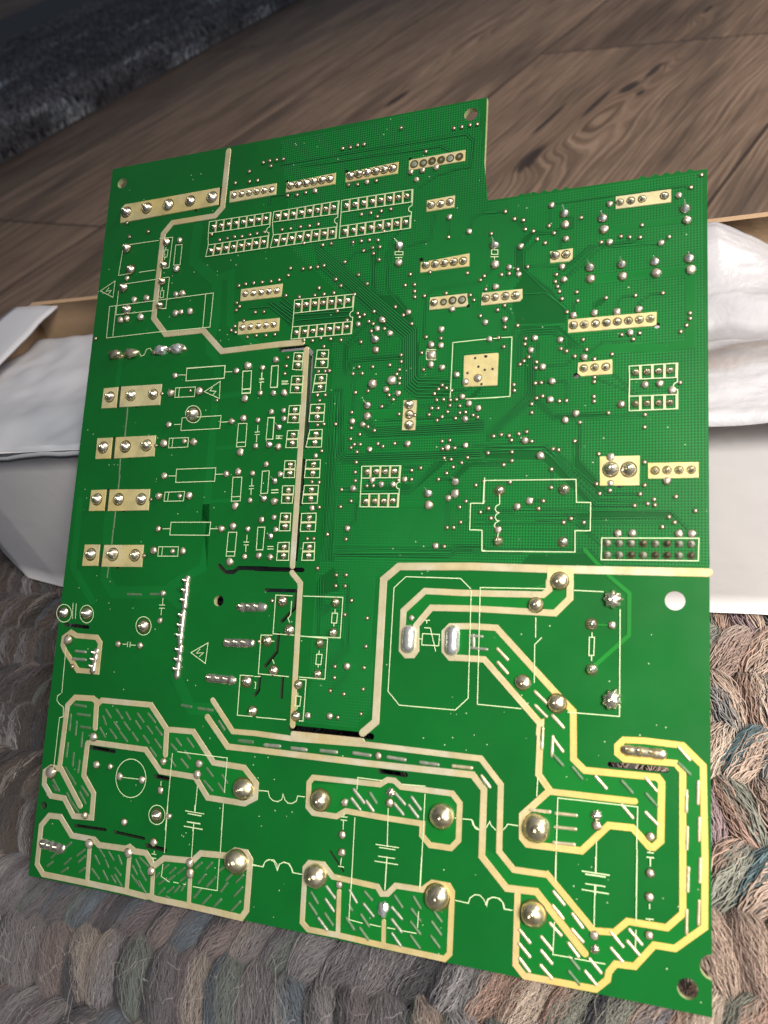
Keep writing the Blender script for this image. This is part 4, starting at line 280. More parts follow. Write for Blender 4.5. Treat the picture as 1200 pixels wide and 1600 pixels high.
DASH = [[[9.25,47.85],[13.28,47.65],0.77],[[10.72,45.34],[14.98,45.28],0.77],[[12.38,41.96],[15.6,41.89],0.76],[[8.35,44.97],[8.5,40.69],0.77],[[10.7,43.14],[10.81,39.58],0.76],[[13.17,40.33],[13.29,36.64],0.76],[[8.5,36.96],[8.49,33.35],0.76],[[10.93,34.55],[11.02,31.14],0.76],[[13.25,32.69],[13.16,29.54],0.75],[[20.44,47.35],[22.37,45.4],0.75],[[24.06,47.66],[26.33,45.49],0.74],[[27.42,47.16],[28.95,45.46],0.74],[[31.32,47.23],[33.51,45.2],0.73],[[34.82,47.54],[37.31,45.44],0.72],[[19.7,45.43],[20.97,43.44],0.75],[[23.73,44.21],[25.75,42.41],0.74],[[27.11,44.52],[29.18,42.63],0.74],[[30.94,45.12],[32.77,43.38],0.73],[[34.93,44.09],[36.72,42.41],0.72],[[37.77,44.2],[39.89,42.36],0.72],[[19.13,42.21],[21.1,40.04],0.75],[[22.62,42.12],[24.94,40.04],0.74],[[26.17,41.72],[28.73,39.59],0.74],[[30.18,41.95],[32.23,40.08],0.73],[[33.97,41.54],[35.97,39.79],0.72],[[37.86,40.89],[39.98,38.97],0.71],[[36.56,38.62],[38.69,36.66],0.71],[[44.62,41.8],[46.34,40.21],0.74],[[48.15,42.14],[50.19,40.2],0.73],[[43.27,40.16],[44.97,38.82],0.74],[[47.72,38.85],[49.56,37.15],0.73],[[43.41,36.3],[45.14,34.68],0.74],[[46.87,36.66],[49.09,34.77],0.73],[[55.05,35.17],[57.01,33.43],0.72],[[59.89,34.0],[61.53,32.25],0.71],[[54.51,31.93],[57.28,29.82],0.71],[[58.96,31.71],[60.91,29.77],0.71],[[45.46,50.65],[48.44,50.49],0.84],[[50.72,50.28],[55.14,50.15],0.83],[[57.44,47.51],[59.3,45.55],0.81],[[63.92,43.19],[67.94,43.24],0.79],[[8.61,30.19],[10.63,28.21],0.9],[[4.25,26.96],[7.15,23.87],0.9],[[4.91,24.92],[6.09,24.01],0.9],[[11.0,27.99],[12.61,26.34],0.89],[[15.05,25.85],[17.36,23.8],0.88],[[14.61,24.24],[16.86,21.68],0.88],[[10.1,23.44],[12.03,21.08],0.89],[[11.99,21.33],[14.69,19.09],0.88],[[64.98,43.18],[68.01,43.17],0.97],[[71.76,42.83],[76.06,42.91],0.95],[[79.57,42.81],[83.59,42.82],0.93],[[87.71,43.04],[92.01,43.09],0.91],[[96.66,43.37],[101.0,43.24],0.89],[[105.67,43.35],[110.08,43.15],0.87],[[114.0,43.0],[118.42,42.92],0.85],[[122.06,43.03],[126.58,43.06],0.83],[[128.82,41.58],[129.85,39.97],0.81],[[97.25,34.76],[100.12,32.01],0.88],[[96.86,32.56],[99.16,30.33],0.88],[[101.57,34.42],[103.28,32.4],0.87],[[100.74,32.42],[102.62,30.44],0.87],[[108.1,35.11],[110.55,32.98],0.85],[[107.98,32.75],[110.27,30.62],0.85],[[112.24,34.77],[114.56,32.28],0.84],[[111.68,32.84],[114.0,30.5],0.84],[[142.86,53.54],[142.74,49.14],0.81],[[145.05,56.6],[147.31,54.32],0.8],[[145.12,51.91],[145.03,47.78],0.8],[[145.12,51.68],[147.42,48.94],0.8],[[145.35,47.95],[147.49,45.9],0.79],[[149.7,45.69],[151.75,43.54],0.78],[[154.71,44.32],[156.98,42.06],0.77],[[160.26,43.98],[162.46,41.84],0.76],[[165.24,45.17],[167.48,42.74],0.74],[[165.35,41.92],[167.57,39.65],0.74],[[165.28,38.04],[167.72,35.83],0.74],[[160.31,38.96],[162.59,36.61],0.75],[[140.52,35.46],[144.86,35.56],0.79],[[146.25,35.43],[150.68,35.55],0.78],[[146.18,32.49],[150.6,32.64],0.78],[[145.94,29.18],[150.35,29.36],0.77],[[171.9,52.31],[174.11,49.95],0.74],[[171.9,48.98],[174.19,46.95],0.73],[[175.84,45.65],[175.74,41.18],0.72],[[173.56,43.46],[173.43,39.2],0.72],[[176.02,38.27],[175.92,33.78],0.71],[[173.67,36.07],[173.54,31.74],0.72],[[176.27,30.18],[176.09,25.55],0.7],[[173.87,27.97],[173.65,23.4],0.71],[[128.96,41.56],[131.02,39.33],0.83],[[131.72,70.79],[134.16,68.5],0.85],[[131.94,67.64],[134.26,65.37],0.85],[[140.78,61.6],[143.6,59.21],0.82],[[140.97,58.5],[143.58,56.27],0.82],[[144.91,56.54],[147.43,54.19],0.8],[[142.75,53.66],[142.67,50.84],0.81],[[13.55,10.74],[12.17,9.47],0.7],[[11.55,8.85],[9.29,7.18],0.7],[[8.76,7.37],[7.32,5.92],0.7],[[18.37,9.55],[16.11,7.73],0.69],[[18.75,7.9],[16.77,6.13],0.68],[[14.0,6.68],[12.14,4.91],0.69],[[7.85,4.82],[6.24,3.5],0.7],[[13.34,4.02],[11.41,2.67],0.69],[[19.18,4.9],[17.42,3.58],0.68],[[23.24,10.51],[25.2,8.68],0.68],[[26.58,10.09],[28.31,8.35],0.67],[[29.83,9.62],[31.09,7.72],0.67],[[22.14,8.5],[23.77,6.64],0.68],[[25.64,7.96],[26.89,6.31],0.67],[[29.11,6.39],[31.13,4.88],0.67],[[25.36,5.04],[27.14,2.97],0.67],[[21.59,5.0],[24.15,2.92],0.68],[[28.2,4.17],[29.72,2.85],0.67],[[29.29,4.6],[31.81,2.25],0.66],[[35.53,9.41],[37.08,7.58],0.66],[[36.76,10.1],[39.58,8.47],0.66],[[34.75,7.74],[36.3,5.92],0.66],[[37.14,7.07],[39.38,4.86],0.65],[[34.72,5.42],[36.59,3.66],0.66],[[37.17,4.26],[39.64,1.75],0.65],[[36.17,4.36],[37.65,3.06],0.65],[[45.89,9.66],[44.15,8.13],0.64],[[48.16,9.24],[46.63,7.74],0.64],[[50.95,9.66],[48.95,7.95],0.63],[[43.29,7.24],[42.47,6.1],0.64],[[48.08,7.21],[46.05,5.64],0.64],[[45.66,6.23],[43.61,4.6],0.64],[[51.79,7.78],[50.08,6.26],0.63],[[45.31,3.76],[43.73,2.0],0.64],[[48.09,4.45],[46.37,2.92],0.63],[[49.92,4.99],[48.54,3.27],0.63],[[51.68,6.01],[50.64,4.1],0.63],[[46.17,1.89],[47.16,1.55],0.64],[[56.02,11.66],[54.33,10.16],0.7],[[59.05,12.11],[57.68,10.56],0.69],[[63.01,11.95],[61.35,10.47],0.68],[[57.13,8.84],[55.52,6.61],0.69],[[60.42,8.85],[58.14,6.28],0.69],[[65.54,10.61],[63.65,8.61],0.68],[[68.51,10.58],[66.63,8.58],0.67],[[56.41,5.26],[54.68,3.01],0.69],[[64.01,7.93],[62.44,5.73],0.68],[[68.5,7.66],[66.37,5.24],0.67],[[59.45,4.27],[57.27,1.81],0.68],[[62.63,3.81],[60.74,1.79],0.68],[[68.24,4.24],[65.95,1.69],0.67],[[87.71,9.48],[89.53,7.35],0.77],[[91.67,11.42],[93.99,9.23],0.76],[[91.62,8.52],[93.95,6.23],0.76],[[87.37,6.9],[89.45,4.78],0.76],[[91.7,5.3],[93.91,3.1],0.75],[[90.06,3.96],[92.5,1.75],0.76],[[97.74,11.54],[99.75,9.11],0.75],[[101.67,11.84],[103.55,10.32],0.74],[[97.8,8.24],[98.67,7.24],0.74],[[101.59,9.09],[104.18,6.8],0.74],[[97.38,5.2],[99.48,3.06],0.74],[[101.08,6.6],[103.2,4.38],0.73],[[100.91,3.67],[103.23,1.47],0.73],[[109.25,12.15],[111.25,10.0],0.72],[[113.91,12.67],[115.72,10.52],0.71],[[108.74,9.5],[111.29,7.42],0.72],[[113.56,9.94],[115.87,7.76],0.71],[[118.83,10.59],[120.88,8.44],0.7],[[108.9,6.84],[111.35,4.59],0.72],[[113.46,7.17],[115.92,4.95],0.71],[[118.61,8.05],[120.87,5.69],0.7],[[109.07,3.84],[111.38,1.5],0.72],[[113.62,4.19],[115.98,1.89],0.71],[[118.52,4.97],[120.66,2.91],0.7],[[146.14,18.91],[148.42,16.62],0.79],[[145.99,16.02],[148.27,13.75],0.79],[[150.24,15.02],[152.43,12.65],0.78],[[150.22,11.87],[152.56,9.8],0.77],[[145.52,12.27],[147.92,10.26],0.78],[[138.84,9.81],[141.19,7.56],0.8],[[143.66,9.18],[145.99,7.01],0.79],[[149.52,8.93],[151.7,6.66],0.77],[[138.84,6.94],[141.27,4.7],0.8],[[143.74,6.36],[146.06,4.22],0.78],[[149.7,6.29],[151.83,4.19],0.77],[[154.07,6.58],[156.44,4.28],0.76],[[139.03,3.92],[141.27,1.67],0.79],[[143.69,3.37],[146.13,1.24],0.78],[[149.76,3.28],[151.97,1.18],0.77],[[153.16,3.97],[155.5,1.75],0.76],[[158.37,12.69],[160.83,10.29],0.75],[[158.41,9.54],[160.78,7.36],0.75],[[162.12,13.86],[164.62,11.44],0.75],[[161.74,11.52],[164.16,9.23],0.75],[[173.79,28.0],[173.7,23.38],0.73],[[176.15,30.12],[176.02,25.61],0.73],[[175.89,21.79],[175.72,17.26],0.72],[[173.5,19.58],[173.42,15.13],0.73],[[16.34,136.31],[16.49,131.79],0.57],[[16.43,131.79],[16.52,126.77],0.56],[[15.79,119.98],[16.01,115.03],0.56],[[16.21,114.92],[16.22,110.12],0.55],[[16.1,104.09],[16.13,99.1],0.55],[[16.01,98.57],[16.07,93.88],0.55],[[15.91,88.95],[15.74,84.56],0.54],[[23.67,79.97],[28.26,80.04],0.73],[[31.57,80.25],[36.03,80.41],0.72]]
BAR = [[[61.11,77.74],[68.11,78.03],2.4],[[57.84,68.11],[65.26,68.35],2.39],[[53.17,58.48],[60.67,58.37],2.4],[[43.43,85.09],[43.35,77.01],1.84],[[43.17,75.54],[43.0,67.32],1.83],[[43.26,66.13],[43.03,58.27],1.9],[[15.04,63.35],[14.47,57.6],1.93],[[3.91,9.12],[10.5,8.7],2.76],[[160.94,50.63],[168.51,50.44],2.31],[[124.94,73.51],[127.9,73.51],0.78],[[125.33,70.67],[129.19,70.54],0.77],[[125.75,73.55],[125.86,70.96],1.08],[[6.88,60.65],[11.42,60.66],0.83],[[7.6,62.9],[11.11,62.84],0.83]]
CAP = [[109.53,71.9,1.83,3.55],[120.67,72.17,1.73,3.73]]
LUMP = [[10.05,152.66,2.51,1.91],[15.62,152.62,2.48,2.01],[26.39,152.89,2.08,1.96],[32.28,152.96,2.39,2.05],[24.16,152.41,1.04,0.93],[29.43,152.97,1.03,0.92],[34.28,152.86,1.25,1.25],[106.64,8.7,1.15,2.49]]
SLOT = [[1.37,[[67.05,149.93],[74.99,150.06],[76.69,148.35]]],[1.24,[[76.78,147.18],[76.99,133.41]]],[1.22,[[77.07,133.33],[77.13,121.61]]],[1.2,[[76.78,117.79],[76.92,106.01]]],[1.18,[[76.86,102.76],[76.58,90.94]]],[0.72,[[76.84,93.97],[76.54,91.06]]],[1.2,[[64.59,88.25],[78.92,88.27]]],[0.95,[[68.45,82.6],[77.77,82.73],[77.4,78.14],[73.8,74.42]]],[0.92,[[73.26,71.32],[73.14,66.6],[69.98,62.64]]],[0.91,[[75.39,60.3],[75.47,55.14]]],[0.92,[[68.73,60.3],[68.65,56.46],[67.69,55.07]]],[1.62,[[78.99,47.69],[101.02,47.74]]],[1.14,[[53.33,88.87],[55.47,87.13],[57.98,87.19],[59.53,88.34],[68.51,88.41]]],[1.05,[[2.43,70.31],[10.9,69.96]]],[1.08,[[16.54,36.71],[24.78,36.4]]],[1.11,[[39.14,31.42],[43.7,31.19]]],[0.87,[[14.14,15.4],[24.6,15.62]]],[0.84,[[27.69,15.51],[37.45,15.11]]],[1.09,[[38.43,13.54],[44.51,13.17]]],[1.1,[[42.25,202.96],[42.02,197.7]]],[0.89,[[22.79,176.04],[22.37,165.6]]],[0.88,[[12.84,142.29],[12.65,136.07]]],[0.87,[[12.79,126.48],[12.75,120.16]]],[0.86,[[12.67,110.57],[12.65,104.22]]],[0.84,[[12.78,94.09],[12.76,87.74]]],[1.23,[[157.66,47.18],[169.37,47.28]]],[1.19,[[103.88,39.82],[110.43,39.7]]],[0.56,[[92.08,19.59],[95.78,15.59]]]]
PADHOLE = [[123.46,143.26],[126.09,143.55],[124.4,140.93],[126.08,139.95],[128.09,140.05],[121.62,139.43],[125.38,136.27],[126.31,143.45]]
BUMP = [[133.89,186.96],[135.68,186.9],[136.94,187.09],[139.71,187.48],[142.47,187.32],[145.19,187.26],[163.56,186.97],[166.55,186.89],[169.05,187.11],[171.66,187.19],[174.42,187.14]]
POUR = [[61.41,215.07],[121.43,216.16],[125.08,185.86],[177.5,185.6],[178.35,91.61],[137.9,90.44],[105.44,90.62],[99.53,86.65],[100.59,54.51],[97.02,49.58],[80.43,49.18],[83.33,58.04],[82.89,83.56],[85.01,104.61],[83.66,133.51],[83.84,142.53],[82.68,150.92],[83.78,150.83],[92.52,156.83],[76.66,171.73],[67.99,179.76]]
DARK = [[[136.75,176.17],[142.75,175.14],[142.52,174.47],[137.53,175.14],[134.95,171.98],[135.03,166.07],[142.14,160.0],[145.91,153.91],[145.73,150.95],[135.22,151.28],[133.45,151.96],[132.09,160.01],[134.59,163.99],[132.74,166.34],[132.71,172.27]],[[130.64,120.01],[141.49,119.67],[153.87,104.95],[153.16,104.46],[140.97,116.49],[126.55,117.11],[125.7,118.46],[126.46,119.5]],[[138.71,93.43],[151.68,93.91],[155.01,91.07],[136.3,90.89]],[[149.51,120.85],[149.75,116.27],[156.17,108.4],[154.77,107.91],[148.68,113.76],[148.79,120.37]],[[89.4,163.4],[98.98,162.93],[106.1,155.58],[106.01,152.55],[104.25,152.2],[90.02,162.29]],[[70.73,160.73],[87.46,160.18],[88.15,156.45],[71.06,156.66]],[[92.87,176.24],[93.95,176.1],[94.65,164.95],[93.48,166.65]],[[100.09,161.78],[101.08,162.71],[105.6,157.14],[105.39,154.63],[103.56,155.3]],[[94.97,110.83],[103.58,110.48],[104.67,108.81],[95.11,108.81]],[[105.03,111.17],[108.51,110.42],[115.91,117.01],[117.82,116.96],[108.12,108.68],[105.41,108.7]],[[118.49,112.61],[122.09,116.25],[127.2,115.9],[127.23,115.21],[123.53,115.29],[119.94,111.89]],[[152.69,104.22],[170.35,103.7],[171.9,102.27],[149.63,102.24],[146.71,103.23],[152.71,103.23]],[[143.65,127.15],[156.38,127.3],[156.39,126.82],[143.91,126.3]],[[134.74,150.87],[144.31,150.12],[149.18,145.04],[151.08,143.38],[145.82,146.83],[135.01,150.06]],[[144.46,164.97],[151.09,170.44],[152.06,169.8],[145.44,164.33]],[[95.18,156.58],[105.67,154.1],[104.73,152.66],[97.45,153.81]],[[65.82,164.19],[70.17,160.51],[69.96,156.22],[66.2,159.8]],[[83.27,85.47],[87.93,89.39],[90.17,83.34],[83.3,81.69]],[[152.75,155.8],[155.77,156.4],[155.09,155.05],[153.71,154.18],[152.78,153.76]],[[120.99,131.89],[124.61,135.51],[125.56,135.21],[122.43,131.34]],[[104.93,149.12],[107.97,148.87],[108.5,138.91],[107.52,138.48],[105.37,141.09]]]
TR = [[0.44,0.32,[[75.41,180.63],[106.86,152.68],[107.55,139.71],[108.36,138.68],[116.88,137.99]]],[0.44,0.32,[[75.65,179.67],[106.33,152.27],[107.04,139.05],[108.31,137.74],[116.93,137.07]]],[0.44,0.32,[[75.9,178.7],[105.79,151.86],[106.52,138.4],[108.26,136.81],[116.97,136.15]]],[0.43,0.32,[[76.14,177.74],[105.25,151.46],[106.01,137.74],[108.21,135.88],[117.01,135.23]]],[0.43,0.32,[[76.39,176.78],[104.72,151.05],[105.49,137.08],[108.16,134.96],[117.05,134.31]]],[0.43,0.32,[[76.63,175.82],[104.18,150.64],[104.98,136.42],[108.11,134.03],[117.09,133.39]]],[0.43,0.31,[[76.45,174.48],[103.64,150.23],[103.93,145.18]]],[0.33,0.27,[[91.24,127.86],[95.66,123.98],[126.43,124.17]]],[0.32,0.27,[[92.28,127.97],[96.04,124.46],[126.4,124.78]]],[0.32,0.27,[[93.32,128.07],[96.42,124.93],[126.38,125.39]]],[0.32,0.27,[[94.35,128.18],[96.8,125.41],[126.36,126.0]]],[0.32,0.27,[[95.38,128.28],[97.18,125.89],[126.33,126.61]]],[0.33,0.26,[[86.87,137.4],[88.21,120.02],[89.35,118.86],[125.7,118.99],[127.13,117.74]]],[0.33,0.26,[[86.12,137.45],[87.51,119.55],[89.07,118.27],[125.72,118.43],[127.16,117.19]]],[0.33,0.26,[[85.36,137.49],[86.8,119.07],[88.8,117.69],[125.75,117.87],[127.18,116.64]]],[0.33,0.26,[[84.61,137.53],[86.09,118.6],[88.52,117.1],[125.77,117.32],[127.2,116.08]]],[0.33,0.26,[[85.98,136.44],[86.81,90.91]]],[0.33,0.26,[[85.11,136.48],[85.98,90.9]]],[0.33,0.26,[[84.25,136.53],[85.14,90.88]]],[0.33,0.26,[[83.38,136.58],[84.3,90.86]]],[0.33,0.23,[[136.48,142.45],[136.82,134.27],[136.52,132.76],[127.17,123.48]]],[0.33,0.23,[[137.07,142.4],[137.41,133.83],[137.02,132.23],[127.19,122.87]]],[0.33,0.23,[[137.66,142.36],[138.01,133.39],[137.52,131.7],[127.21,122.26]]],[0.32,0.23,[[138.25,142.32],[138.61,132.95],[138.03,131.17],[127.24,121.65]]],[0.33,0.23,[[134.05,141.08],[134.08,147.8],[135.02,149.91],[143.36,149.59],[149.2,144.03]]],[0.33,0.23,[[134.69,141.04],[134.73,147.75],[135.53,149.24],[143.37,148.93],[148.25,144.1]]],[0.33,0.23,[[135.34,140.99],[135.38,147.69],[136.05,148.57],[143.39,148.26],[147.3,144.18]]],[0.4,0.32,[[62.08,207.35],[118.29,206.72],[120.4,204.3],[119.95,196.98],[118.22,196.75]]],[0.39,0.31,[[68.78,205.64],[111.27,204.35],[114.45,202.18]]],[0.35,0.27,[[118.7,197.19],[110.66,195.88],[105.64,192.95]]],[0.34,0.27,[[114.31,183.21],[114.82,177.44]]],[0.35,0.27,[[110.69,184.77],[109.52,177.62],[103.42,176.33]]],[0.35,0.28,[[98.43,172.23],[98.32,178.57],[103.01,183.76],[105.09,183.73]]],[0.34,0.27,[[120.71,178.7],[120.83,181.76],[123.71,183.14],[127.6,182.58]]],[0.36,0.28,[[94.33,178.56],[94.76,171.61]]],[0.36,0.28,[[97.43,175.66],[98.38,164.29],[104.48,157.25]]],[0.36,0.28,[[93.68,176.14],[94.12,165.01],[96.87,163.15]]],[0.36,0.28,[[89.77,166.0],[91.46,164.76]]],[0.37,0.29,[[85.41,173.95],[88.5,176.79],[92.87,176.24]]],[0.34,0.27,[[109.43,149.75],[109.08,161.37],[111.24,163.43],[123.99,163.56]]],[0.33,0.26,[[127.66,167.37],[126.26,166.54],[124.88,165.2]]],[0.35,0.28,[[88.1,143.27],[88.06,145.32],[103.09,145.65]]],[0.35,0.28,[[88.97,142.19],[89.1,144.23],[89.58,144.96],[103.14,144.74]]],[0.35,0.28,[[87.09,142.31],[86.58,149.56],[95.11,157.62]]],[0.35,0.28,[[87.7,141.25],[87.43,148.98],[90.75,151.29]]],[0.35,0.27,[[90.19,136.02],[89.85,141.11]]],[0.35,0.27,[[90.01,130.99],[90.66,132.97],[89.75,138.58]]],[0.34,0.27,[[98.69,131.82],[101.51,133.4]]],[0.32,0.26,[[117.5,134.96],[122.73,135.52]]],[0.32,0.25,[[118.55,132.98],[123.16,136.55]]],[0.33,0.26,[[108.9,131.31],[117.19,131.37]]],[0.32,0.25,[[141.58,182.94],[173.08,182.83],[175.07,181.49]]],[0.31,0.25,[[145.2,175.44],[146.9,175.74],[146.85,178.41],[144.14,179.33]]],[0.32,0.25,[[142.49,175.81],[143.73,175.65],[144.09,170.28]]],[0.32,0.25,[[141.21,177.6],[141.13,180.85]]],[0.33,0.26,[[132.3,180.21],[135.2,177.08]]],[0.34,0.26,[[124.65,183.25],[129.91,182.37]]],[0.32,0.25,[[137.26,175.99],[135.26,175.18],[132.81,172.25],[133.0,166.31]]],[0.32,0.25,[[142.52,174.74],[137.78,175.27]]],[0.31,0.24,[[153.94,170.6],[152.05,170.32],[145.43,164.86],[143.52,163.51]]],[0.3,0.24,[[156.06,170.32],[153.0,170.2],[145.0,162.29]]],[0.29,0.23,[[168.2,168.75],[154.89,169.69],[153.02,168.63],[143.83,160.34]]],[0.3,0.24,[[163.22,170.93],[161.39,169.89],[155.82,170.09]]],[0.29,0.23,[[169.84,170.05],[168.64,168.94],[156.77,169.19]]],[0.3,0.24,[[148.73,156.1],[147.55,155.29],[147.7,152.72]]],[0.3,0.24,[[155.45,156.18],[153.68,156.11],[152.76,155.29],[152.8,152.74]]],[0.29,0.23,[[162.28,156.09],[159.23,156.15],[157.96,155.02],[157.98,152.75]]],[0.29,0.23,[[168.45,156.04],[165.57,156.0],[163.11,154.25],[163.03,152.76]]],[0.32,0.25,[[138.32,173.69],[134.89,170.64],[135.03,166.07],[146.15,153.89]]],[0.32,0.25,[[136.12,166.48],[144.43,166.02]]],[0.32,0.25,[[133.52,165.98],[129.58,161.87]]],[0.32,0.25,[[135.23,159.41],[140.69,159.1],[146.14,154.4]]],[0.32,0.25,[[130.64,156.25],[132.64,153.94],[132.8,148.95]]],[0.32,0.25,[[129.18,151.36],[132.65,153.68]]],[0.29,0.23,[[161.83,145.11],[154.77,145.19],[151.1,142.13]]],[0.3,0.24,[[148.29,141.94],[145.97,139.74],[140.69,140.0]]],[0.3,0.24,[[142.96,135.92],[146.06,135.72],[146.65,134.69],[146.63,130.97]]],[0.3,0.24,[[139.31,131.86],[143.41,127.41],[156.38,127.3]]],[0.3,0.24,[[139.0,131.12],[143.67,126.31],[164.63,126.44]]],[0.29,0.23,[[149.78,125.17],[149.94,116.93]]],[0.29,0.23,[[148.71,120.73],[148.78,116.96]]],[0.3,0.24,[[146.28,143.35],[146.2,146.8],[144.35,148.48]]],[0.29,0.23,[[157.17,137.0],[162.61,131.57]]],[0.29,0.23,[[153.52,136.0],[163.05,131.3]]],[0.31,0.24,[[133.44,121.49],[136.62,121.24]]],[0.31,0.24,[[127.03,120.55],[141.69,119.84],[145.06,117.05]]],[0.31,0.24,[[127.07,119.54],[140.77,118.88],[143.65,117.09]]],[0.3,0.24,[[140.33,135.57],[142.48,135.95]]],[0.3,0.24,[[140.65,132.29],[144.75,130.82]]],[0.31,0.25,[[136.08,147.38],[138.3,147.45]]],[0.31,0.25,[[136.03,145.98],[137.55,144.42]]],[0.31,0.24,[[139.06,141.14],[139.16,146.35]]],[0.31,0.25,[[123.77,120.23],[141.89,119.82],[154.32,106.43],[164.97,105.88],[165.2,105.4]]],[0.31,0.25,[[123.82,119.05],[141.4,119.16],[153.86,105.1],[162.47,105.07]]],[0.3,0.23,[[143.66,118.83],[156.18,107.65],[163.59,107.73]]],[0.29,0.23,[[148.69,120.78],[148.68,113.76],[154.53,107.92]]],[0.29,0.23,[[149.77,125.3],[149.94,116.01],[156.17,108.64]]],[0.31,0.24,[[127.66,118.41],[133.81,118.39]]],[0.31,0.25,[[123.93,116.38],[133.87,116.3]]],[0.31,0.25,[[123.96,115.43],[131.84,115.3]]],[0.29,0.23,[[143.38,113.97],[143.39,109.54]]],[0.3,0.23,[[138.24,106.28],[141.49,106.26]]],[0.3,0.24,[[128.34,104.53],[140.54,104.4]]],[0.3,0.23,[[135.53,104.25],[170.35,103.7],[174.73,98.61]]],[0.3,0.24,[[129.04,102.46],[149.13,102.88],[150.35,102.09],[169.91,102.41]]],[0.31,0.24,[[124.55,101.01],[146.52,101.09]]],[0.29,0.23,[[139.87,101.72],[151.08,101.11],[171.02,101.18]]],[0.29,0.23,[[148.19,101.99],[155.18,95.91]]],[0.3,0.24,[[126.55,103.6],[134.8,103.49]]],[0.3,0.24,[[124.83,94.21],[152.62,94.66],[155.47,91.57]]],[0.3,0.24,[[124.86,93.44],[137.11,93.66]]],[0.28,0.22,[[150.61,100.76],[156.35,94.96]]],[0.34,0.27,[[92.5,116.96],[94.12,115.94],[105.01,115.85],[110.21,115.11]]],[0.33,0.26,[[105.09,114.36],[107.95,114.45]]],[0.34,0.27,[[88.84,109.7],[91.95,109.81]]],[0.34,0.27,[[88.33,109.46],[107.6,109.25],[114.72,116.9],[120.68,116.52]]],[0.32,0.26,[[106.21,112.01],[107.93,112.08]]],[0.33,0.26,[[90.81,96.45],[90.84,99.79],[93.03,101.47],[93.02,105.55],[94.17,107.47]]],[0.31,0.24,[[118.13,99.94],[117.76,107.98],[119.55,110.04]]],[0.32,0.25,[[115.2,111.96],[118.51,112.14],[122.53,116.94],[126.69,117.29]]],[0.31,0.24,[[121.35,101.1],[127.76,101.25]]],[0.31,0.25,[[115.3,95.13],[117.66,95.03]]],[0.33,0.26,[[102.92,121.68],[106.18,121.43]]],[0.34,0.26,[[98.11,121.79],[99.68,121.0]]],[0.33,0.26,[[87.86,94.27],[118.86,94.28],[120.22,95.2],[127.98,95.4]]],[0.33,0.26,[[88.0,92.36],[88.48,92.85],[119.36,93.52],[120.71,94.44],[128.01,94.65]]],[0.34,0.27,[[101.72,133.56],[99.8,131.69],[98.62,131.75]]],[0.34,0.27,[[99.51,128.0],[122.05,128.45]]],[0.31,0.25,[[121.91,120.55],[119.56,120.53],[117.74,121.86]]],[0.33,0.26,[[92.77,109.17],[107.63,108.68],[114.99,116.28]]],[0.34,0.27,[[93.39,127.03],[97.11,125.4]]],[0.32,0.25,[[93.57,63.76],[93.45,61.95],[89.32,57.91]]],[0.33,0.26,[[83.68,86.91],[84.87,71.47]]],[0.33,0.26,[[84.47,86.93],[84.85,78.45],[87.88,79.51]]],[0.33,0.26,[[85.36,85.53],[85.89,77.1],[88.87,80.02]]],[0.32,0.25,[[91.81,70.92],[91.76,68.18],[86.53,63.29]]],[0.33,0.26,[[92.36,84.81],[93.26,68.27],[88.08,62.94]]],[0.33,0.26,[[87.46,92.23],[118.91,92.58],[120.26,93.51],[124.85,93.72]]],[0.33,0.26,[[87.57,90.8],[87.58,91.99]]],[0.32,0.25,[[89.68,51.66],[91.84,51.54]]],[0.33,0.26,[[88.43,93.2],[119.33,93.63]]],[0.38,0.3,[[61.62,164.94],[70.38,158.46]]],[0.38,0.3,[[63.29,164.77],[70.29,159.48]]],[0.38,0.3,[[65.01,164.08],[70.21,160.51]]],[0.38,0.3,[[65.63,166.4],[69.99,162.69]]],[0.38,0.3,[[65.77,164.74],[70.1,161.33]]],[0.37,0.29,[[70.51,159.94],[87.52,159.39]]],[0.37,0.29,[[70.93,158.29],[87.61,158.07]]],[0.4,0.31,[[59.47,195.09],[59.52,197.79],[66.57,197.51]]],[0.39,0.31,[[55.6,163.46],[62.32,163.32],[69.92,157.49]]]]
BAND = [[3.52,[[35.16,191.18],[35.28,190.05],[34.78,180.72],[44.02,172.59],[44.48,159.78],[43.45,155.66],[43.89,151.44]]],[2.2,[[35.19,190.9],[35.77,191.09]]],[2.6,[[60.1,151.21],[49.73,159.31],[48.48,174.77],[43.01,173.78]]],[2.49,[[43.78,152.49],[46.27,148.14],[47.01,146.54],[47.57,100.76],[47.23,106.05],[48.28,88.17],[43.37,85.58]]],[1.62,[[47.68,137.27],[55.81,137.83]]],[1.19,[[49.26,122.1],[55.65,122.4]]],[1.18,[[49.17,106.83],[55.52,107.04]]],[3.6,[[14.0,103.03],[15.27,84.29],[18.96,80.32],[37.74,80.97],[41.59,78.16]]],[2.4,[[2.59,107.34],[3.1,87.09],[11.43,77.49]]],[3.22,[[42.72,58.25],[47.17,51.91],[48.61,50.0],[55.51,50.58]]],[2.75,[[36.51,81.42],[41.97,85.05]]],[1.78,[[11.93,150.6],[11.66,143.01]]],[1.45,[[155.78,173.9],[173.52,174.1]]],[1.92,[[152.19,161.49],[174.37,161.23]]],[2.1,[[174.58,159.05],[174.55,143.01],[167.84,142.58],[155.25,143.56],[151.1,142.38]]],[1.86,[[152.96,136.28],[153.02,129.9]]],[1.45,[[99.87,148.01],[102.31,150.34]]],[2.32,[[96.33,129.63],[105.49,129.45]]],[1.36,[[105.84,105.49],[112.65,105.47],[114.97,106.85]]]]
SHINE = [[0.92,[[151.56,94.6],[157.05,88.73],[161.51,84.94],[161.5,75.57],[153.87,68.1]]],[0.36,[[154.54,77.57],[157.82,77.63]]],[0.22,[[143.17,86.44],[139.09,85.28],[127.19,84.83]]]]
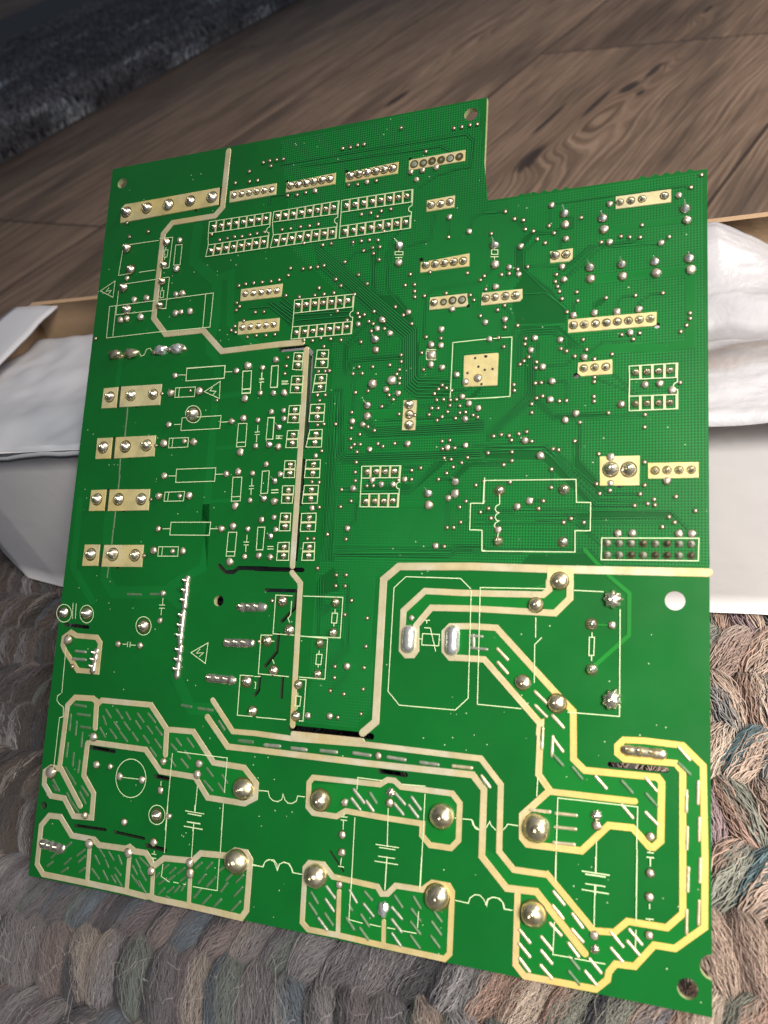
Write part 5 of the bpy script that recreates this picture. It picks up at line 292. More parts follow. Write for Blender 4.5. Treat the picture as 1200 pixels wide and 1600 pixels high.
ISLE = [[[143.33,53.81],[149.6,55.31],[150.22,47.41],[152.31,45.17],[167.47,45.55],[168.32,44.78],[167.94,32.76],[166.68,31.74],[162.82,34.62],[157.61,34.58],[151.71,28.77],[140.03,28.22],[138.91,34.13],[145.55,39.82],[142.66,43.42]],[[160.7,52.07],[172.53,52.6],[176.59,48.71],[176.48,23.16],[172.92,22.58],[172.53,47.41],[170.85,49.17],[160.74,48.97]],[[173.33,30.3],[176.8,30.8],[176.74,17.05],[171.19,12.05],[167.1,11.89],[163.18,7.3],[159.18,6.55],[157.61,2.55],[155.39,1.14],[140.21,0.78],[138.41,2.46],[138.16,17.43],[142.34,18.1],[153.02,7.46],[155.48,8.42],[155.42,12.18],[159.1,12.54],[161.71,15.24],[169.63,15.32],[172.93,18.9]],[[135.91,18.12],[142.55,18.34],[153.02,7.57],[155.27,8.58],[154.8,12.27],[144.63,22.18],[137.57,22.16],[130.63,25.82],[128.39,23.78]],[[129.44,75.3],[131.29,75.4],[145.28,61.7],[149.31,57.65],[149.42,51.88],[142.57,51.22],[142.48,54.61],[128.64,68.3],[124.89,68.32],[124.6,75.32]],[[119.95,75.09],[125.58,75.81],[125.88,68.51],[120.48,68.38],[119.05,69.81],[118.86,73.72]],[[85.08,34.79],[104.08,36.52],[106.12,37.7],[121.96,36.54],[123.76,34.71],[123.86,26.83],[122.24,25.03],[117.56,24.82],[115.46,26.8],[115.31,29.52],[95.43,29.76],[92.83,28.0],[86.75,27.94],[85.23,29.44]],[[86.39,15.78],[90.22,16.12],[93.14,13.51],[105.08,13.07],[107.97,12.17],[109.9,14.06],[115.93,14.11],[118.55,16.09],[121.98,16.18],[122.76,14.98],[122.64,1.89],[121.49,0.82],[87.56,0.99],[86.1,2.13]],[[5.33,16.43],[8.94,16.62],[13.91,12.14],[38.57,11.4],[41.56,8.25],[44.48,10.72],[68.95,15.28],[70.18,2.39],[68.88,0.73],[5.07,1.71],[2.95,3.55],[2.83,13.63]],[[9.24,49.36],[35.45,50.18],[41.87,44.07],[49.85,44.31],[56.66,36.82],[67.13,36.73],[69.52,32.46],[68.5,28.3],[56.41,28.02],[51.72,32.84],[40.68,33.1],[35.35,38.09],[15.35,37.9],[15.28,28.99],[19.26,24.54],[19.13,18.38],[13.47,18.16],[2.08,25.12],[2.12,29.37],[6.85,30.42],[6.8,47.0]],[[122.08,83.12],[141.97,83.32],[143.72,84.92],[147.25,85.3],[147.79,83.54],[144.94,80.39],[122.2,80.21]],[[125.25,83.86],[113.27,83.44],[107.82,78.51],[108.11,69.16],[111.18,69.34],[110.85,75.52],[114.84,80.15],[125.39,80.36]],[[5.42,67.74],[7.46,67.09],[15.13,67.0],[15.87,62.31],[15.63,57.68],[9.05,57.77],[3.79,62.39],[2.97,64.54],[2.99,66.59]]]

# ------------------------------------------------------------------ the setting: floor boards
PA = math.radians(69.93); PD = Vector((math.cos(PA), math.sin(PA), 0)); PN = Vector((PD.y, -PD.x, 0))
def floor_mat():
    m = mat('wood_floor_boards', (.12, .09, .07), .5, 0, IOR=1.3); t = NT(m)
    g = t.n('ShaderNodeNewGeometry').outputs['Position']
    ac = t.math('MULTIPLY', t.n('ShaderNodeVectorMath', {0: g, 1: tuple(PN)}, operation='DOT_PRODUCT').outputs['Value'], 1000.0)
    al = t.math('MULTIPLY', t.n('ShaderNodeVectorMath', {0: g, 1: tuple(PD)}, operation='DOT_PRODUCT').outputs['Value'], 1000.0)
    W = 237.7
    u = t.math('DIVIDE', t.math('SUBTRACT', ac, 37.1-10*W), W); idx = t.math('FLOOR', u); fr = t.math('FRACT', u)
    # end joints, staggered board by board
    v = t.math('ADD', t.math('DIVIDE', al, 1280.0), t.math('ADD', t.math('MULTIPLY', idx, .37), .12)); vid = t.math('FLOOR', v); vfr = t.math('FRACT', v)
    cell = t.n('ShaderNodeCombineXYZ', {0: idx, 1: vid})
    rnd = t.n('ShaderNodeTexWhiteNoise', {'Vector': cell.outputs[0]}, noise_dimensions='3D').outputs['Value']
    off = t.math('MULTIPLY', rnd, 700.0)
    # knot swirl
    def gauss(a0, l0, sa, sl):
        x = t.math('DIVIDE', t.math('SUBTRACT', ac, a0), sa); y = t.math('DIVIDE', t.math('SUBTRACT', al, l0), sl)
        r2 = t.math('ADD', t.math('MULTIPLY', x, x), t.math('MULTIPLY', y, y))
        return t.math('EXPONENT', t.math('MULTIPLY', r2, -1.0)), r2
    k1, r1 = gauss(-86, 560, 22, 85); k2, r2 = gauss(-100, 492, 11, 26); k3, r3 = gauss(-73, 655, 8, 38); k4, r4 = gauss(-84, 770, 9, 24); k5, r5 = gauss(-150, 1050, 25, 90); k6, _ = gauss(-330, 800, 30, 120)
    wob = t.math('MULTIPLY', t.math('SUBTRACT', t.noise(t.n('ShaderNodeCombineXYZ', {0: t.math('MULTIPLY', ac, .018), 1: t.math('MULTIPLY', t.math('ADD', al, off), .004)}).outputs[0], 1.0, 3), .5), 34.0)
    fld = t.math('ADD', ac, wob)
    for k, amp in ((k1, 30), (k2, 12), (k3, 12), (k4, 14), (k5, 25), (k6, 20)): fld = t.math('ADD', fld, t.math('MULTIPLY', k, float(amp)))
    vec = t.n('ShaderNodeCombineXYZ', {0: fld, 1: t.math('MULTIPLY', al, .035), 2: off}).outputs[0]
    grain = t.noise(vec, .30, 6, .7); fine = t.noise(t.n('ShaderNodeCombineXYZ', {0: ac, 1: t.math('MULTIPLY', al, .03), 2: off}).outputs[0], .9, 4, .7)
    ring = t.math('ADD', t.math('MULTIPLY', t.math('SINE', t.math('MULTIPLY', fld, 1.5)), .5), .5)
    c = t.ramp(grain, [(.30, (.04, .028, .021)), (.43, (.10, .071, .053)), (.55, (.18, .130, .096)), (.75, (.27, .20, .155))])
    c = t.mix(t.math('MULTIPLY', t.math('POWER', ring, 1.6), .42), c, (.045, .030, .021))
    c = t.mix(t.math('MULTIPLY', fine, .35), c, (.17, .135, .11))
    streak = t.ramp(t.noise(t.n('ShaderNodeCombineXYZ', {0: t.math('MULTIPLY', ac, .02), 1: t.math('MULTIPLY', al, .0035), 2: off}).outputs[0], 1.0, 3, .6), [(.36, (1,1,1)), (.5, (0,0,0))])
    c = t.mix(t.math('MULTIPLY', streak, .55), c, (.035, .028, .024))
    dark = t.math('MAXIMUM', t.ramp(t.noise(vec, .05, 4, .6), [(.5, (0,0,0)), (.62, (1,1,1))]), 0.0)
    near = t.math('MINIMUM', t.math('ADD', t.math('ADD', k2, k3), t.math('ADD', t.math('MULTIPLY', k4, .8), t.math('MULTIPLY', k1, .35))), 1.0)
    c = t.mix(t.math('MULTIPLY', t.math('MULTIPLY', near, dark), .9), c, (.018, .013, .010))
    c = t.mix(t.math('MULTIPLY', k1, t.math('MULTIPLY', ring, .5)), c, (.05, .03, .018))
    for a0, l0, sa, sl in ((-101, 492, 8, 26), (-76, 645, 4.5, 20), (-82, 612, 7, 16), (-95, 585, 3.5, 30), (-83, 778, 3.5, 14), (-68, 600, 3, 7), (-120, 560, 3, 34), (-300, 620, 6, 22)):
        kk, _ = gauss(a0, l0, sa, sl)
        sh = t.n('ShaderNodeMapRange', {0: t.math('ADD', kk, t.math('MULTIPLY', t.math('SUBTRACT', t.noise(vec, .35, 4, .6), .5), .9)), 1: .38, 2: .75}).outputs[0]
        c = t.mix(t.math('MULTIPLY', sh, .88), c, (.020, .016, .016))
    tone = t.math('ADD', .72, t.math('MULTIPLY', rnd, .5)); rgb = t.n('ShaderNodeCombineXYZ', {0: tone, 1: tone, 2: tone}).outputs[0]
    c = t.mix(1.0, c, rgb, 'MULTIPLY')
    e = t.math('MINIMUM', fr, t.math('SUBTRACT', 1.0, fr)); ev = t.math('MINIMUM', vfr, t.math('SUBTRACT', 1.0, vfr))
    seam = t.math('MAXIMUM', t.math('LESS_THAN', e, .0052), t.math('LESS_THAN', ev, .0009))
    c = t.mix(t.math('MULTIPLY', seam, .8), c, (.012, .010, .009))
    t.col(c); t.rough(t.math('ADD', .42, t.math('MULTIPLY', grain, .2)))
    t.bump(t.math('SUBTRACT', fine, t.math('MULTIPLY', seam, 2.0)), .35, .0004)
    return m
fl = MB(); fl.add([(-6000, -2500, -12), (5000, -2500, -12), (5000, 8000, -12), (-6000, 8000, -12)], [(0, 1, 2, 3)])
tag(fl.build('floor', floor_mat()), kind='structure')

# ------------------------------------------------------------------ grey area rug, far left
def hair(name, strands, m, parent=None, radius=.25):
    """strands: list of (points mm, colour, radius mm)"""
    cv = bpy.data.hair_curves.new(name)
    cv.add_curves([len(s[0]) for s in strands])
    pos = []; rad = []; cols = []
    for pts, c, r in strands:
        n = len(pts)
        for i, p in enumerate(pts): pos += [p[0]*MM, p[1]*MM, p[2]*MM]; rad.append(r*MM*(1-.55*i/(n-1)) if r > 0 else -r*MM)
        cols += [c[0], c[1], c[2], 1]
    cv.position_data.foreach_set('vector', pos)
    a = cv.attributes.get('radius') or cv.attributes.new('radius', 'FLOAT', 'POINT'); a.data.foreach_set('value', rad)
    ca = cv.attributes.new('tint', 'FLOAT_COLOR', 'CURVE'); ca.data.foreach_set('color', cols)
    o = bpy.data.objects.new(name, cv); COL.objects.link(o); o.parent = parent; cv.materials.append(m)
    return o
def yarn_mat(name, rough=.85):
    m = mat(name, (.2,.2,.2), rough, 0, Sheen_Weight=.3); t = NT(m)
    t.col(t.n('ShaderNodeAttribute', attribute_name='tint').outputs['Color']); return m
YARN = yarn_mat('wool_yarn')
rg = MB(); RB = -790
def rp_(a, l, z): v = PN*a + PD*l; return (v.x, v.y, z)
rnd = random.Random(3)
def rug_tint(a, l):
    n = noise.noise(Vector((a*.012, l*.0045, 1.0)))*.6+noise.noise(Vector((a*.045, l*.018, 4.0)))*.5
    s = noise.noise(Vector((a*.05, l*.009, 9.0)))
    c = Vector((.098, .098, .112))*(1+n*.9)
    if s > .31 and noise.noise(Vector((a*.008, l*.004, 20)))>-.05: c = c.lerp(Vector((.34, .36, .40)), min(1, (s-.31)*3.5))
    return c
na, nl = 60, 90
for j in range(nl+1):
    for i in range(na+1):
        a = RB-1300*i/na; l = -100+2400*j/nl
        z = -12+11*min(1, (i/na*1300/22))**.5
        rg.v.append(rp_(a+5*noise.noise(Vector((l*.03, 0, 0)))*(i < 2), l, z))
for j in range(nl):
    for i in range(na): q = j*(na+1)+i; rg.f.append((q+1, q, q+na+1, q+na+2)); rg.sm.append(True)
base = mat('rug_backing', (.04, .042, .05), .95)
rugo = rg.build('area_rug', base); tag(rugo, 'grey shaggy rug with pale flecks lying on the far floor boards', 'rug')
st = []
for k in range(52000):
    t_ = rnd.random(); a = RB-2-(t_**1.4)*780; l = 120+rnd.random()*1500
    n0 = rp_(a, l, -3); L = 9+rnd.random()*6; dx = rnd.uniform(-5, 5); dy = rnd.uniform(-5, 5)
    if a > RB-26: dx += PN.x*5; dy += PN.y*5; n0 = rp_(a, l, -10)
    st.append(([n0, (n0[0]+dx*.4, n0[1]+dy*.4, n0[2]+L*.6), (n0[0]+dx, n0[1]+dy, n0[2]+L)], rug_tint(a, l)*rnd.uniform(.6, 1.5), -1.5))
o = hair('rug_pile', st, YARN, rugo); o['kind'] = 'stuff'

# ------------------------------------------------------------------ braided wool rug under the board
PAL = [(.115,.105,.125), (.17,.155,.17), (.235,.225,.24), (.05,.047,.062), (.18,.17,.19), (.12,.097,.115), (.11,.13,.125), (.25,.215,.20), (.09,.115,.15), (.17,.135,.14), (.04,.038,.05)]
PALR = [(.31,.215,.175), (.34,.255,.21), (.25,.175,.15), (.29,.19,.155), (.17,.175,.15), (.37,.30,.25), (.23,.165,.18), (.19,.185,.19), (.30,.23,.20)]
BLUE = [(.07,.12,.14), (.07,.10,.15), (.09,.14,.17)]
br = MB(); br_f = []; rnd = random.Random(11)
LX0, LX1, RY0, ROWH, PITCH = -330, 420, -153, 16.0, 8.6
lobes = 0
def rug_base():
    m = mat('rug_wool_body', (.06,.055,.06), .95); t = NT(m); o = t.obj()
    t.col(t.mix(t.noise(o, 300, 3), (.03, .028, .032), (.09, .08, .085))); t.bump(t.noise(o, 900, 3), .8, .001); return m
def vis(x, y):
    return (-135 < x < 245 and -62 < y < 12) or (x > 168 and x < 235 and y < 112) or (-130 < x < 18 and y < 128)
for r_ in range(24):
    y0 = RY0+ROWH*r_
    lean = (1 if r_ % 2 else -1)
    nx = int((LX1-LX0)/PITCH)
    for i in range(nx):
        x = LX0+PITCH*(i+.5)+rnd.uniform(-.8, .8)+r_*3.1; y = y0+ROWH/2+rnd.uniform(-.6, .6)
        if x > LX1 or y > 196: continue
        if (-60 < x < 300 and 118 < y < 185): continue
        ang = math.pi/2-lean*rnd.uniform(.42, .62); dx, dy = math.cos(ang), math.sin(ang)
        if lean < 0: ang = math.pi/2+rnd.uniform(.3, .5); dx, dy = math.cos(ang), math.sin(ang)
        L = ROWH*.68; Wd = PITCH*.60; H = 6.0+rnd.uniform(-.6, .9); zc = -7.9 if -12 < y < 8 and x > -5 else -6.9
        K, S = 7, 8; vs = []; fs = []
        for a in range(K+1):
            s_ = -1+2*a/K; k = max(.12, (1-abs(s_)**2.6))**.5
            for b in range(S):
                t_ = 2*math.pi*b/S; o_ = math.cos(t_)*Wd*k*.86; h = math.sin(t_)*H*k*.86
                vs.append((x+dx*s_*L-dy*o_, y+dy*s_*L+dx*o_, zc+h))
        for a in range(K):
            for b in range(S): fs.append((a*S+b, a*S+(b+1) % S, (a+1)*S+(b+1) % S, (a+1)*S+b))
        br.add(vs, fs, True)
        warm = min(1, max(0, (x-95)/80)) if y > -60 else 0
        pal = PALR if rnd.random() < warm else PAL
        dm_ = .72+.28*warm  # yarn dimmed leftward: light falloff put into its colour
        if x < 40 and y > 4: pal = [(.085,.062,.055), (.055,.042,.04), (.12,.09,.08), (.07,.06,.065)]  # darker yarn here paints the shade of board and box
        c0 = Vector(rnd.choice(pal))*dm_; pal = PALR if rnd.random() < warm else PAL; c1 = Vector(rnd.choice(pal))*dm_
        if rnd.random() < .06: c1 = Vector(rnd.choice(BLUE))
        v_ = vis(x, y); near = v_ and y < 20
        NF = 650 if near else (260 if v_ else 40); tw = rnd.uniform(-.5, .5)
        for k in range(NF):
            t0 = rnd.uniform(-.12, math.pi+.12); s0 = rnd.uniform(-1.05, .2); s1 = s0+rnd.uniform(.6, 1.3); pts = []
            rr = rnd.uniform(.82, 1.1); NP = 6 if v_ else 4; wob = rnd.uniform(0, 9); fz = rnd.random() < .10
            for q in range(NP):
                s_ = s0+(s1-s0)*q/(NP-1); s_ = min(1.12, s_); kk = max(.10, (1-min(1, abs(s_))**2.6))**.5
                t_ = t0+tw*s_+.10*math.sin(wob+q*1.7); g = rr+(.25*q/(NP-1)+.1*math.sin(wob*3+q) if fz else 0)
                o_ = math.cos(t_)*Wd*kk*g; h = math.sin(t_)*H*kk*g
                pts.append((x+dx*s_*L-dy*o_, y+dy*s_*L+dx*o_, zc+h))
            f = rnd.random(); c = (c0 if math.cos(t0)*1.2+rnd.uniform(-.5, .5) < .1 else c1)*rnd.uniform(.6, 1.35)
            br_f.append((pts, c, rnd.uniform(.04, .10) if near else rnd.uniform(.10, .2) if v_ else .38))
        if near and y < -8:
            for k in range(4):       # stray fuzz
                p = Vector((x+rnd.uniform(-4, 4), y+rnd.uniform(-7, 7), zc+H)); d = Vector((rnd.uniform(-1, 1), rnd.uniform(-1, 1), rnd.uniform(-.1, .5))); pts = [tuple(p)]
                for q in range(6): d += Vector((rnd.uniform(-.5, .5), rnd.uniform(-.5, .5), rnd.uniform(-.3, .25))); p = p+d*.9; pts.append(tuple(p))
                br_f.append((pts, Vector((.3, .28, .28)), .05))
br.add([(LX0-4, RY0-4, -11.5), (LX1+4, RY0-4, -11.5), (LX1+4, 200, -11.5), (LX0-4, 200, -11.5), (LX0-4, RY0-4, -8), (LX1+4, RY0-4, -8), (LX1+4, 200, -8), (LX0-4, 200, -8)],
       [(3, 2, 1, 0), (4, 5, 6, 7), (0, 1, 5, 4), (1, 2, 6, 5), (2, 3, 7, 6), (3, 0, 4, 7)])
brug = br.build('braided_rug', rug_base()); tag(brug, 'braided wool rug of mixed grey, brown and blue yarn under the circuit board', 'rug')
o = hair('wool_fibres', br_f, YARN, brug); o['kind'] = 'stuff'

# ------------------------------------------------------------------ the box behind the board
def paper(name, c, rough=.6, bump=.25, sc=120):
    m = mat(name, c, rough); t = NT(m); o = t.obj(); n = t.noise(o, sc*.2, 4)
    t.col(t.mix(n, tuple(x*.88 for x in c), tuple(min(1, x*1.08) for x in c))); t.bump(t.math('ADD', t.noise(o, sc, 4), t.math('MULTIPLY', t.noise(o, 12, 3), 4.0)), bump, .0006); return m
M['white'] = paper('white_coated_board', (.66, .645, .67), .5)
M['card'] = paper('brown_cardboard', (.40, .27, .165), .8, .4, 300)
M['foam'] = paper('white_foam_sheet', (.47, .49, .54), .6, .35, 60)  # grey-blue base colour carries the shade the board casts on the foam
HB = 69
def wall(path, h0, h1, th, name, parent, outer, inner, wav=.5):
    """upright panel following path (outer side first), outer white, inner brown"""
    P = [Vector(p) for p in path]; n = len(P); mb = MB(); top = []
    K = 10; out = []; inn = []
    pts = []
    for i in range(n-1):
        for k in range(K): pts.append(P[i].lerp(P[i+1], k/K))
    pts.append(P[-1]); n = len(pts)
    nv = []
    for i in range(n):
        d = (pts[min(n-1, i+1)]-pts[max(0, i-1)]); d = Vector((d.x, d.y, 0)).normalized(); nv.append(Vector((-d.y, d.x, 0)))
    HS = 8
    for i in range(n):
        for j in range(HS+1):
            t_ = j/HS; hh = h0+(h1-h0)*t_+(noise.noise(Vector((pts[i].x*.12, pts[i].y*.12, 3)))*1.6*t_)
            bl = wav*noise.noise(Vector((pts[i].x*.02, pts[i].y*.02, hh*.03)))*3
            p = pts[i]+nv[i]*bl; out.append((p.x, p.y, hh)); p2 = p-nv[i]*th; inn.append((p2.x, p2.y, hh))
    mo = MB(); mi = MB()
    fs = [(i*(HS+1)+j, (i+1)*(HS+1)+j, (i+1)*(HS+1)+j+1, i*(HS+1)+j+1) for i in range(n-1) for j in range(HS)]
    N = len(out); o = MB(); o.v = out+inn
    o.f = [f[::-1] for f in fs]+[tuple(N+a for a in f) for f in fs]
    sm = [True]*len(o.f); mi_ = [0]*len(fs)+[1]*len(fs)
    for i in range(n-1):
        a = i*(HS+1)+HS; b = a+HS+1; o.f.append((a, b, N+b, N+a)); sm.append(False); mi_.append(0 if name == 'front_panel' else 1)
        a = i*(HS+1); b = a+HS+1; o.f.append((b, a, N+a, N+b)); sm.append(False); mi_.append(1)
    for a0 in (0, (n-1)*(HS+1)):
        for j in range(HS): o.f.append((a0+j, a0+j+1, N+a0+j+1, N+a0+j)); sm.append(False); mi_.append(1)
    o.sm = sm; ob = o.build(name, outer, parent); ob.data.materials.append(inner); ob.data.polygons.foreach_set('material_index', mi_)
    return ob
box = empty('cardboard_box', (.12, .155, 0)); tag(box, 'open white-coated cardboard box with brown inside standing behind the circuit board', 'box')
bo = empty('x')  # temporary
bpy.data.objects.remove(bo)
def inbox(ob): ob.parent = box; ob.matrix_parent_inverse = Matrix.Translation((-.12, -.155, 0)); return ob
inbox(wall([(350, 105, 0), (-56, 104.5, 0), (-78, 109, 0), (-101, 122, 0)], 0, HB, 3, 'front_panel', None, M['white'], M['card'], .25))
inbox(wall([(-101, 124, 0), (-99, 207, 0)], 0, HB, 3, 'side_panel', None, M['white'], M['card'], .4))
inbox(wall([(-96, 207, 0), (352, 207, 0)], 0, HB+1, 3, 'back_panel', None, M['white'], M['card'], .5))
inbox(wall([(352, 207, 0), (352, 105, 0)], 0, HB, 3, 'side_panel', None, M['white'], M['card'], .4))
mb = MB(); mb.add([(-98, 122, 1), (-56, 108, 1), (349, 108, 1), (349, 204, 1), (-96, 204, 1), (-98, 122, 3), (-56, 108, 3), (349, 108, 3), (349, 204, 3), (-96, 204, 3)], [(0, 1, 2, 3, 4), (9, 8, 7, 6, 5)]); inbox(mb.build('bottom_panel', M['card']))
def sheet(name, x0, x1, y0, y1, nx, ny, fz, m, th=1.2, parent=None):
    mb = MB(); N = (nx+1)*(ny+1); lo = []
    for j in range(ny+1):
        for i in range(nx+1):
            u, v = i/nx, j/ny; p = fz(x0+(x1-x0)*u, y0+(y1-y0)*v, u, v); mb.v.append(p); lo.append((p[0], p[1], p[2]-th))
    mb.v += lo; W_ = nx+1
    for j in range(ny):
        for i in range(nx): q = j*W_+i; mb.f.append((q, q+1, q+W_+1, q+W_)); mb.f.append((N+q+W_, N+q+W_+1, N+q+1, N+q))
    for i in range(nx): a = i; mb.f.append((a+1, a, N+a, N+a+1)); a = ny*W_+i; mb.f.append((a, a+1, N+a+1, N+a))
    for j in range(ny): a = j*W_; mb.f.append((a, a+W_, N+a+W_, N+a)); a = j*W_+nx; mb.f.append((a+W_, a, N+a, N+a+W_))
    mb.sm = [True]*len(mb.f); return mb.build(name, m, parent)
# folded flap on the left side panel
inbox(sheet('folded_flap', -103, -80, 126, 203, 8, 16, lambda x, y, u, v: (x+1.2*noise.noise(Vector((y*.05, 1, 0))), y+1*noise.noise(Vector((x*.1, y*.05, 2))), HB+2.2-1.5*u*u+.6*noise.noise(Vector((x*.09, y*.07, 0)))), M['foam'], 1.0))
# foam sheet covering the left half of the contents
def fz1(x, y, u, v):
    z = HB+1.4-13*v+2.0*noise.noise(Vector((x*.03, y*.05, 2.0)))+.8*noise.noise(Vector((x*.12, y*.1, 5.0)))
    return (x, y, z-(2.6*((106-y)/1.6)**2 if y < 106 else 0))
tag(sheet('foam_sheet', -97, 92, 104.4, 197, 60, 80, fz1, M['foam'], 1.5), 'smooth white foam sheet covering the left end of the open box', 'packing foam')
# crumpled plastic bag on the right
def film():
    m = mat('milky_plastic_film', (.47, .47, .51), .25, 0, Coat_Weight=.3); t = NT(m); o = t.obj()
    n = t.noise(o, 45, 5, .6, 1.5); n2 = t.noise(o, 160, 4, .6, .8)
    t.bump(t.math('ADD', t.math('MULTIPLY', n, 3.0), n2), .3, .0008)
    X, Y, Z = t.sep(o); bandw = t.math('ADD', t.math('MULTIPLY', Y, 1000.0), t.math('MULTIPLY', t.math('SUBTRACT', t.noise(o, 22, 3), .5), 30.0))
    f = t.ramp(t.math('DIVIDE', t.math('SUBTRACT', bandw, 105.0), 100.0), [(0, (1,1,1)), (.22, (.95,.95,.95)), (.27, (.35,.35,.35)), (.36, (.25,.25,.25)), (.40, (.95,.95,.95)), (.45, (.9,.9,.9)), (.47, (.4,.4,.4)), (.52, (.45,.45,.45)), (.56, (.9,.9,.9)), (.85, (.85,.85,.85)), (1, (.6,.6,.6))])
    t.put(t.b.inputs['Alpha'], t.math('MULTIPLY', f, .95)); return m
def fz2(x, y, u, v):
    z = HB+1.5-11*v+(2.0*min(1,v*5)+.3)*noise.noise(Vector((x*.035, y*.06, 7.0)))+1.2*noise.noise(Vector((x*.07, y*.10, 1.0)))+.8*abs(noise.noise(Vector((x*.2, y*.3, 3.0))))
    return (x, y, z-4*math.exp(-((v-.52)/.07)**2)+.6*math.exp(-v*10)-(2.2*((106-y)/1.6)**2 if y < 106 else 0)+15*min(1, max(0, (v-.62)/.34))*min(1, max(0, (204-x)/22)))
tag(sheet('plastic_bag', 100, 346, 104.4, 198, 120, 90, fz2, film(), .25), 'crumpled milky plastic bag filling the right end of the open box', 'plastic bag')
def fz3(x, y, u, v): return (x, y, HB-7-11*v+1.0*noise.noise(Vector((x*.04, y*.05, 9.0))))
tag(sheet('cardboard_insert', 96, 347, 110, 203, 30, 12, fz3, M['card'], 2), 'brown cardboard insert showing through the plastic bag in the box', 'cardboard insert')

# ------------------------------------------------------------------ the circuit board
TILT = math.atan2(0.586206508, 0.810161669)
board = empty('circuit_board', (0, 0, .0008), (TILT, 0, 0))
tag(board, 'green circuit board seen from its soldered side, leaning on the box edge', 'circuit board')
WB, HT, WN, HN = 178.3, 216.5, 123.7, 186.4
def circle(c, r, n=28): return [(c[0]+r*math.cos(2*math.pi*i/n), c[1]+r*math.sin(2*math.pi*i/n)) for i in range(n)]
outline = [(0, 0), (WB, 0)]
e = HOLE_EDGE = (178.2, 9.2)
outline += [(WB, 6.9)]+[(WB+.1+2.4*math.cos(a)*1, 9.4+2.5*math.sin(a)) for a in [math.radians(-100-20*i) for i in range(9)]]+[(WB, 11.9)]
outline += [(WB, HN)]
tx = sorted([b[0] for b in BUMP if b[0] < WB-1], reverse=True)
for x in tx: outline += [(x+.9, HN), (x+.35, HN+.55), (x-.35, HN+.55), (x-.9, HN)]
outline += [(WN, HN), (WN, HT), (0, HT)]
def cdt_fill(outer, cuts, z, th, name, m, parent):
    """flat panel with holes: outline minus cuts, th thick below z"""
    from mathutils.geometry import delaunay_2d_cdt
    vs = []; es = []
    for r_ in [outer]+cuts:
        b = len(vs); vs += [Vector((p[0], p[1])) for p in r_]; es += [(b+i, b+(i+1) % len(r_)) for i in range(len(r_))]
    V, E_, F = delaunay_2d_cdt(vs, es, [], 0, 1e-4)[:3]
    keep = []
    for f in F:
        c = ((V[f[0]].x+V[f[1]].x+V[f[2]].x)/3, (V[f[0]].y+V[f[1]].y+V[f[2]].y)/3)
        if inside(c, outer) and not any(inside(c, q) for q in cuts):
            A = (V[f[1]]-V[f[0]]).cross(V[f[2]]-V[f[0]]); keep.append(tuple(f) if A > 0 else tuple(f[::-1]))
    mb = MB(); N = len(V); mb.v = [(v.x, v.y, z) for v in V]; mb.f = list(keep); nt_ = len(keep)
    if th:
        mb.v += [(v.x, v.y, z-th) for v in V]; mb.f += [tuple(N+i for i in f[::-1]) for f in keep]
        ed = set((f[i], f[(i+1) % 3]) for f in keep for i in range(3))
        mb.f += [(b_, a_, N+a_, N+b_) for a_, b_ in ed if (b_, a_) not in ed]
    mb.sm = [False]*len(mb.f); return mb.build(name, m, parent)
def inside(p, ring):
    c = False; n = len(ring)
    for i in range(n):
        a, b = ring[i], ring[i-1]
        if (a[1] > p[1]) != (b[1] > p[1]) and p[0] < (b[0]-a[0])*(p[1]-a[1])/(b[1]-a[1])+a[0]: c = not c
    return c
slots = [cut_prism(p, w_) for w_, p in SLOT]
holes = [circle(h[:2], h[2]) for h in HOLE if h[2] < 6 and h[0] < 176]
body = cdt_fill(outline, holes+slots, 0, 1.6, 'board_panel', M['mask'], board)
body.data.materials.append(M['fibre']); body.data.materials.append(M['slotwall'])
for p in body.data.polygons:
    c = p.center/MM
    if abs(p.normal.z) < .5:
        outer_ = c.x < .3 or c.y < .3 or c.x > WB-2.6 or c.y > HT-.3 or (c.x > WN-.3 and c.y > HN-.3)
        big = any(abs(math.hypot(c.x-h[0], c.y-h[1])-h[2]) < .2 and h[2] > 1.3 for h in HOLE)
        p.material_index = 1 if outer_ or big else 2
pr = [h for h in holes if inside(h[0], POUR) and inside(h[len(h)//2], POUR)]
ps = [s_ for s_ in slots if all(inside(q, POUR) for q in s_)]
pour = cdt_fill(POUR, holes+slots, .02, 0, 'hatched_copper_area', M['pour'], board)
def clear_of_holes(x, y, r=0): return all(math.hypot(x-h[0], y-h[1]) > h[2]+r for h in HOLE)
mb = MB()
for i, p in enumerate(ISLE): poly(mb, p, .022+i*.0006)
mb.build('copper_area', M['isle'], board)
for i, p in enumerate(DARK):
    mb = MB(); poly(mb, p, .036+i*.0005); mb.build('bare_laminate_area', M['dark'], board)
for i, (w_, p) in enumerate(BAND):
    mb = MB(); strip(mb, p, w_, .030+i*.0004); mb.build('covered_power_trace', M['band'], board)
mb = MB(); ml = MB()
for i, (w_, g_, p) in enumerate(TR):
    strip(mb, p, (w_*.7+2*g_*.62), .05+i*.0003, caps=False); strip(ml, p, w_*.7, .10+i*.0003, caps=False)
mb.build('trace_clearance', M['gap'], board); ml.build('covered_traces', M['trace'], board)
mb = MB()
for i, (w_, p) in enumerate(SHINE): strip(mb, p, w_, .150+i*.001)
mb.build('covered_bright_trace', M['shine'], board)
PROF = [(-1, 0), (-.9, .93), (-.5, 1.0), (.1, .96), (.9, 1), (1, 0)]
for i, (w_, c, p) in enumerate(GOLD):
    mb = MB(); h = .165+i*.0012; strip(mb, p, w_, 0, bool(c), [(o_, z_*h) for o_, z_ in PROF]); mb.build('bare_trace', M['tin'], board)
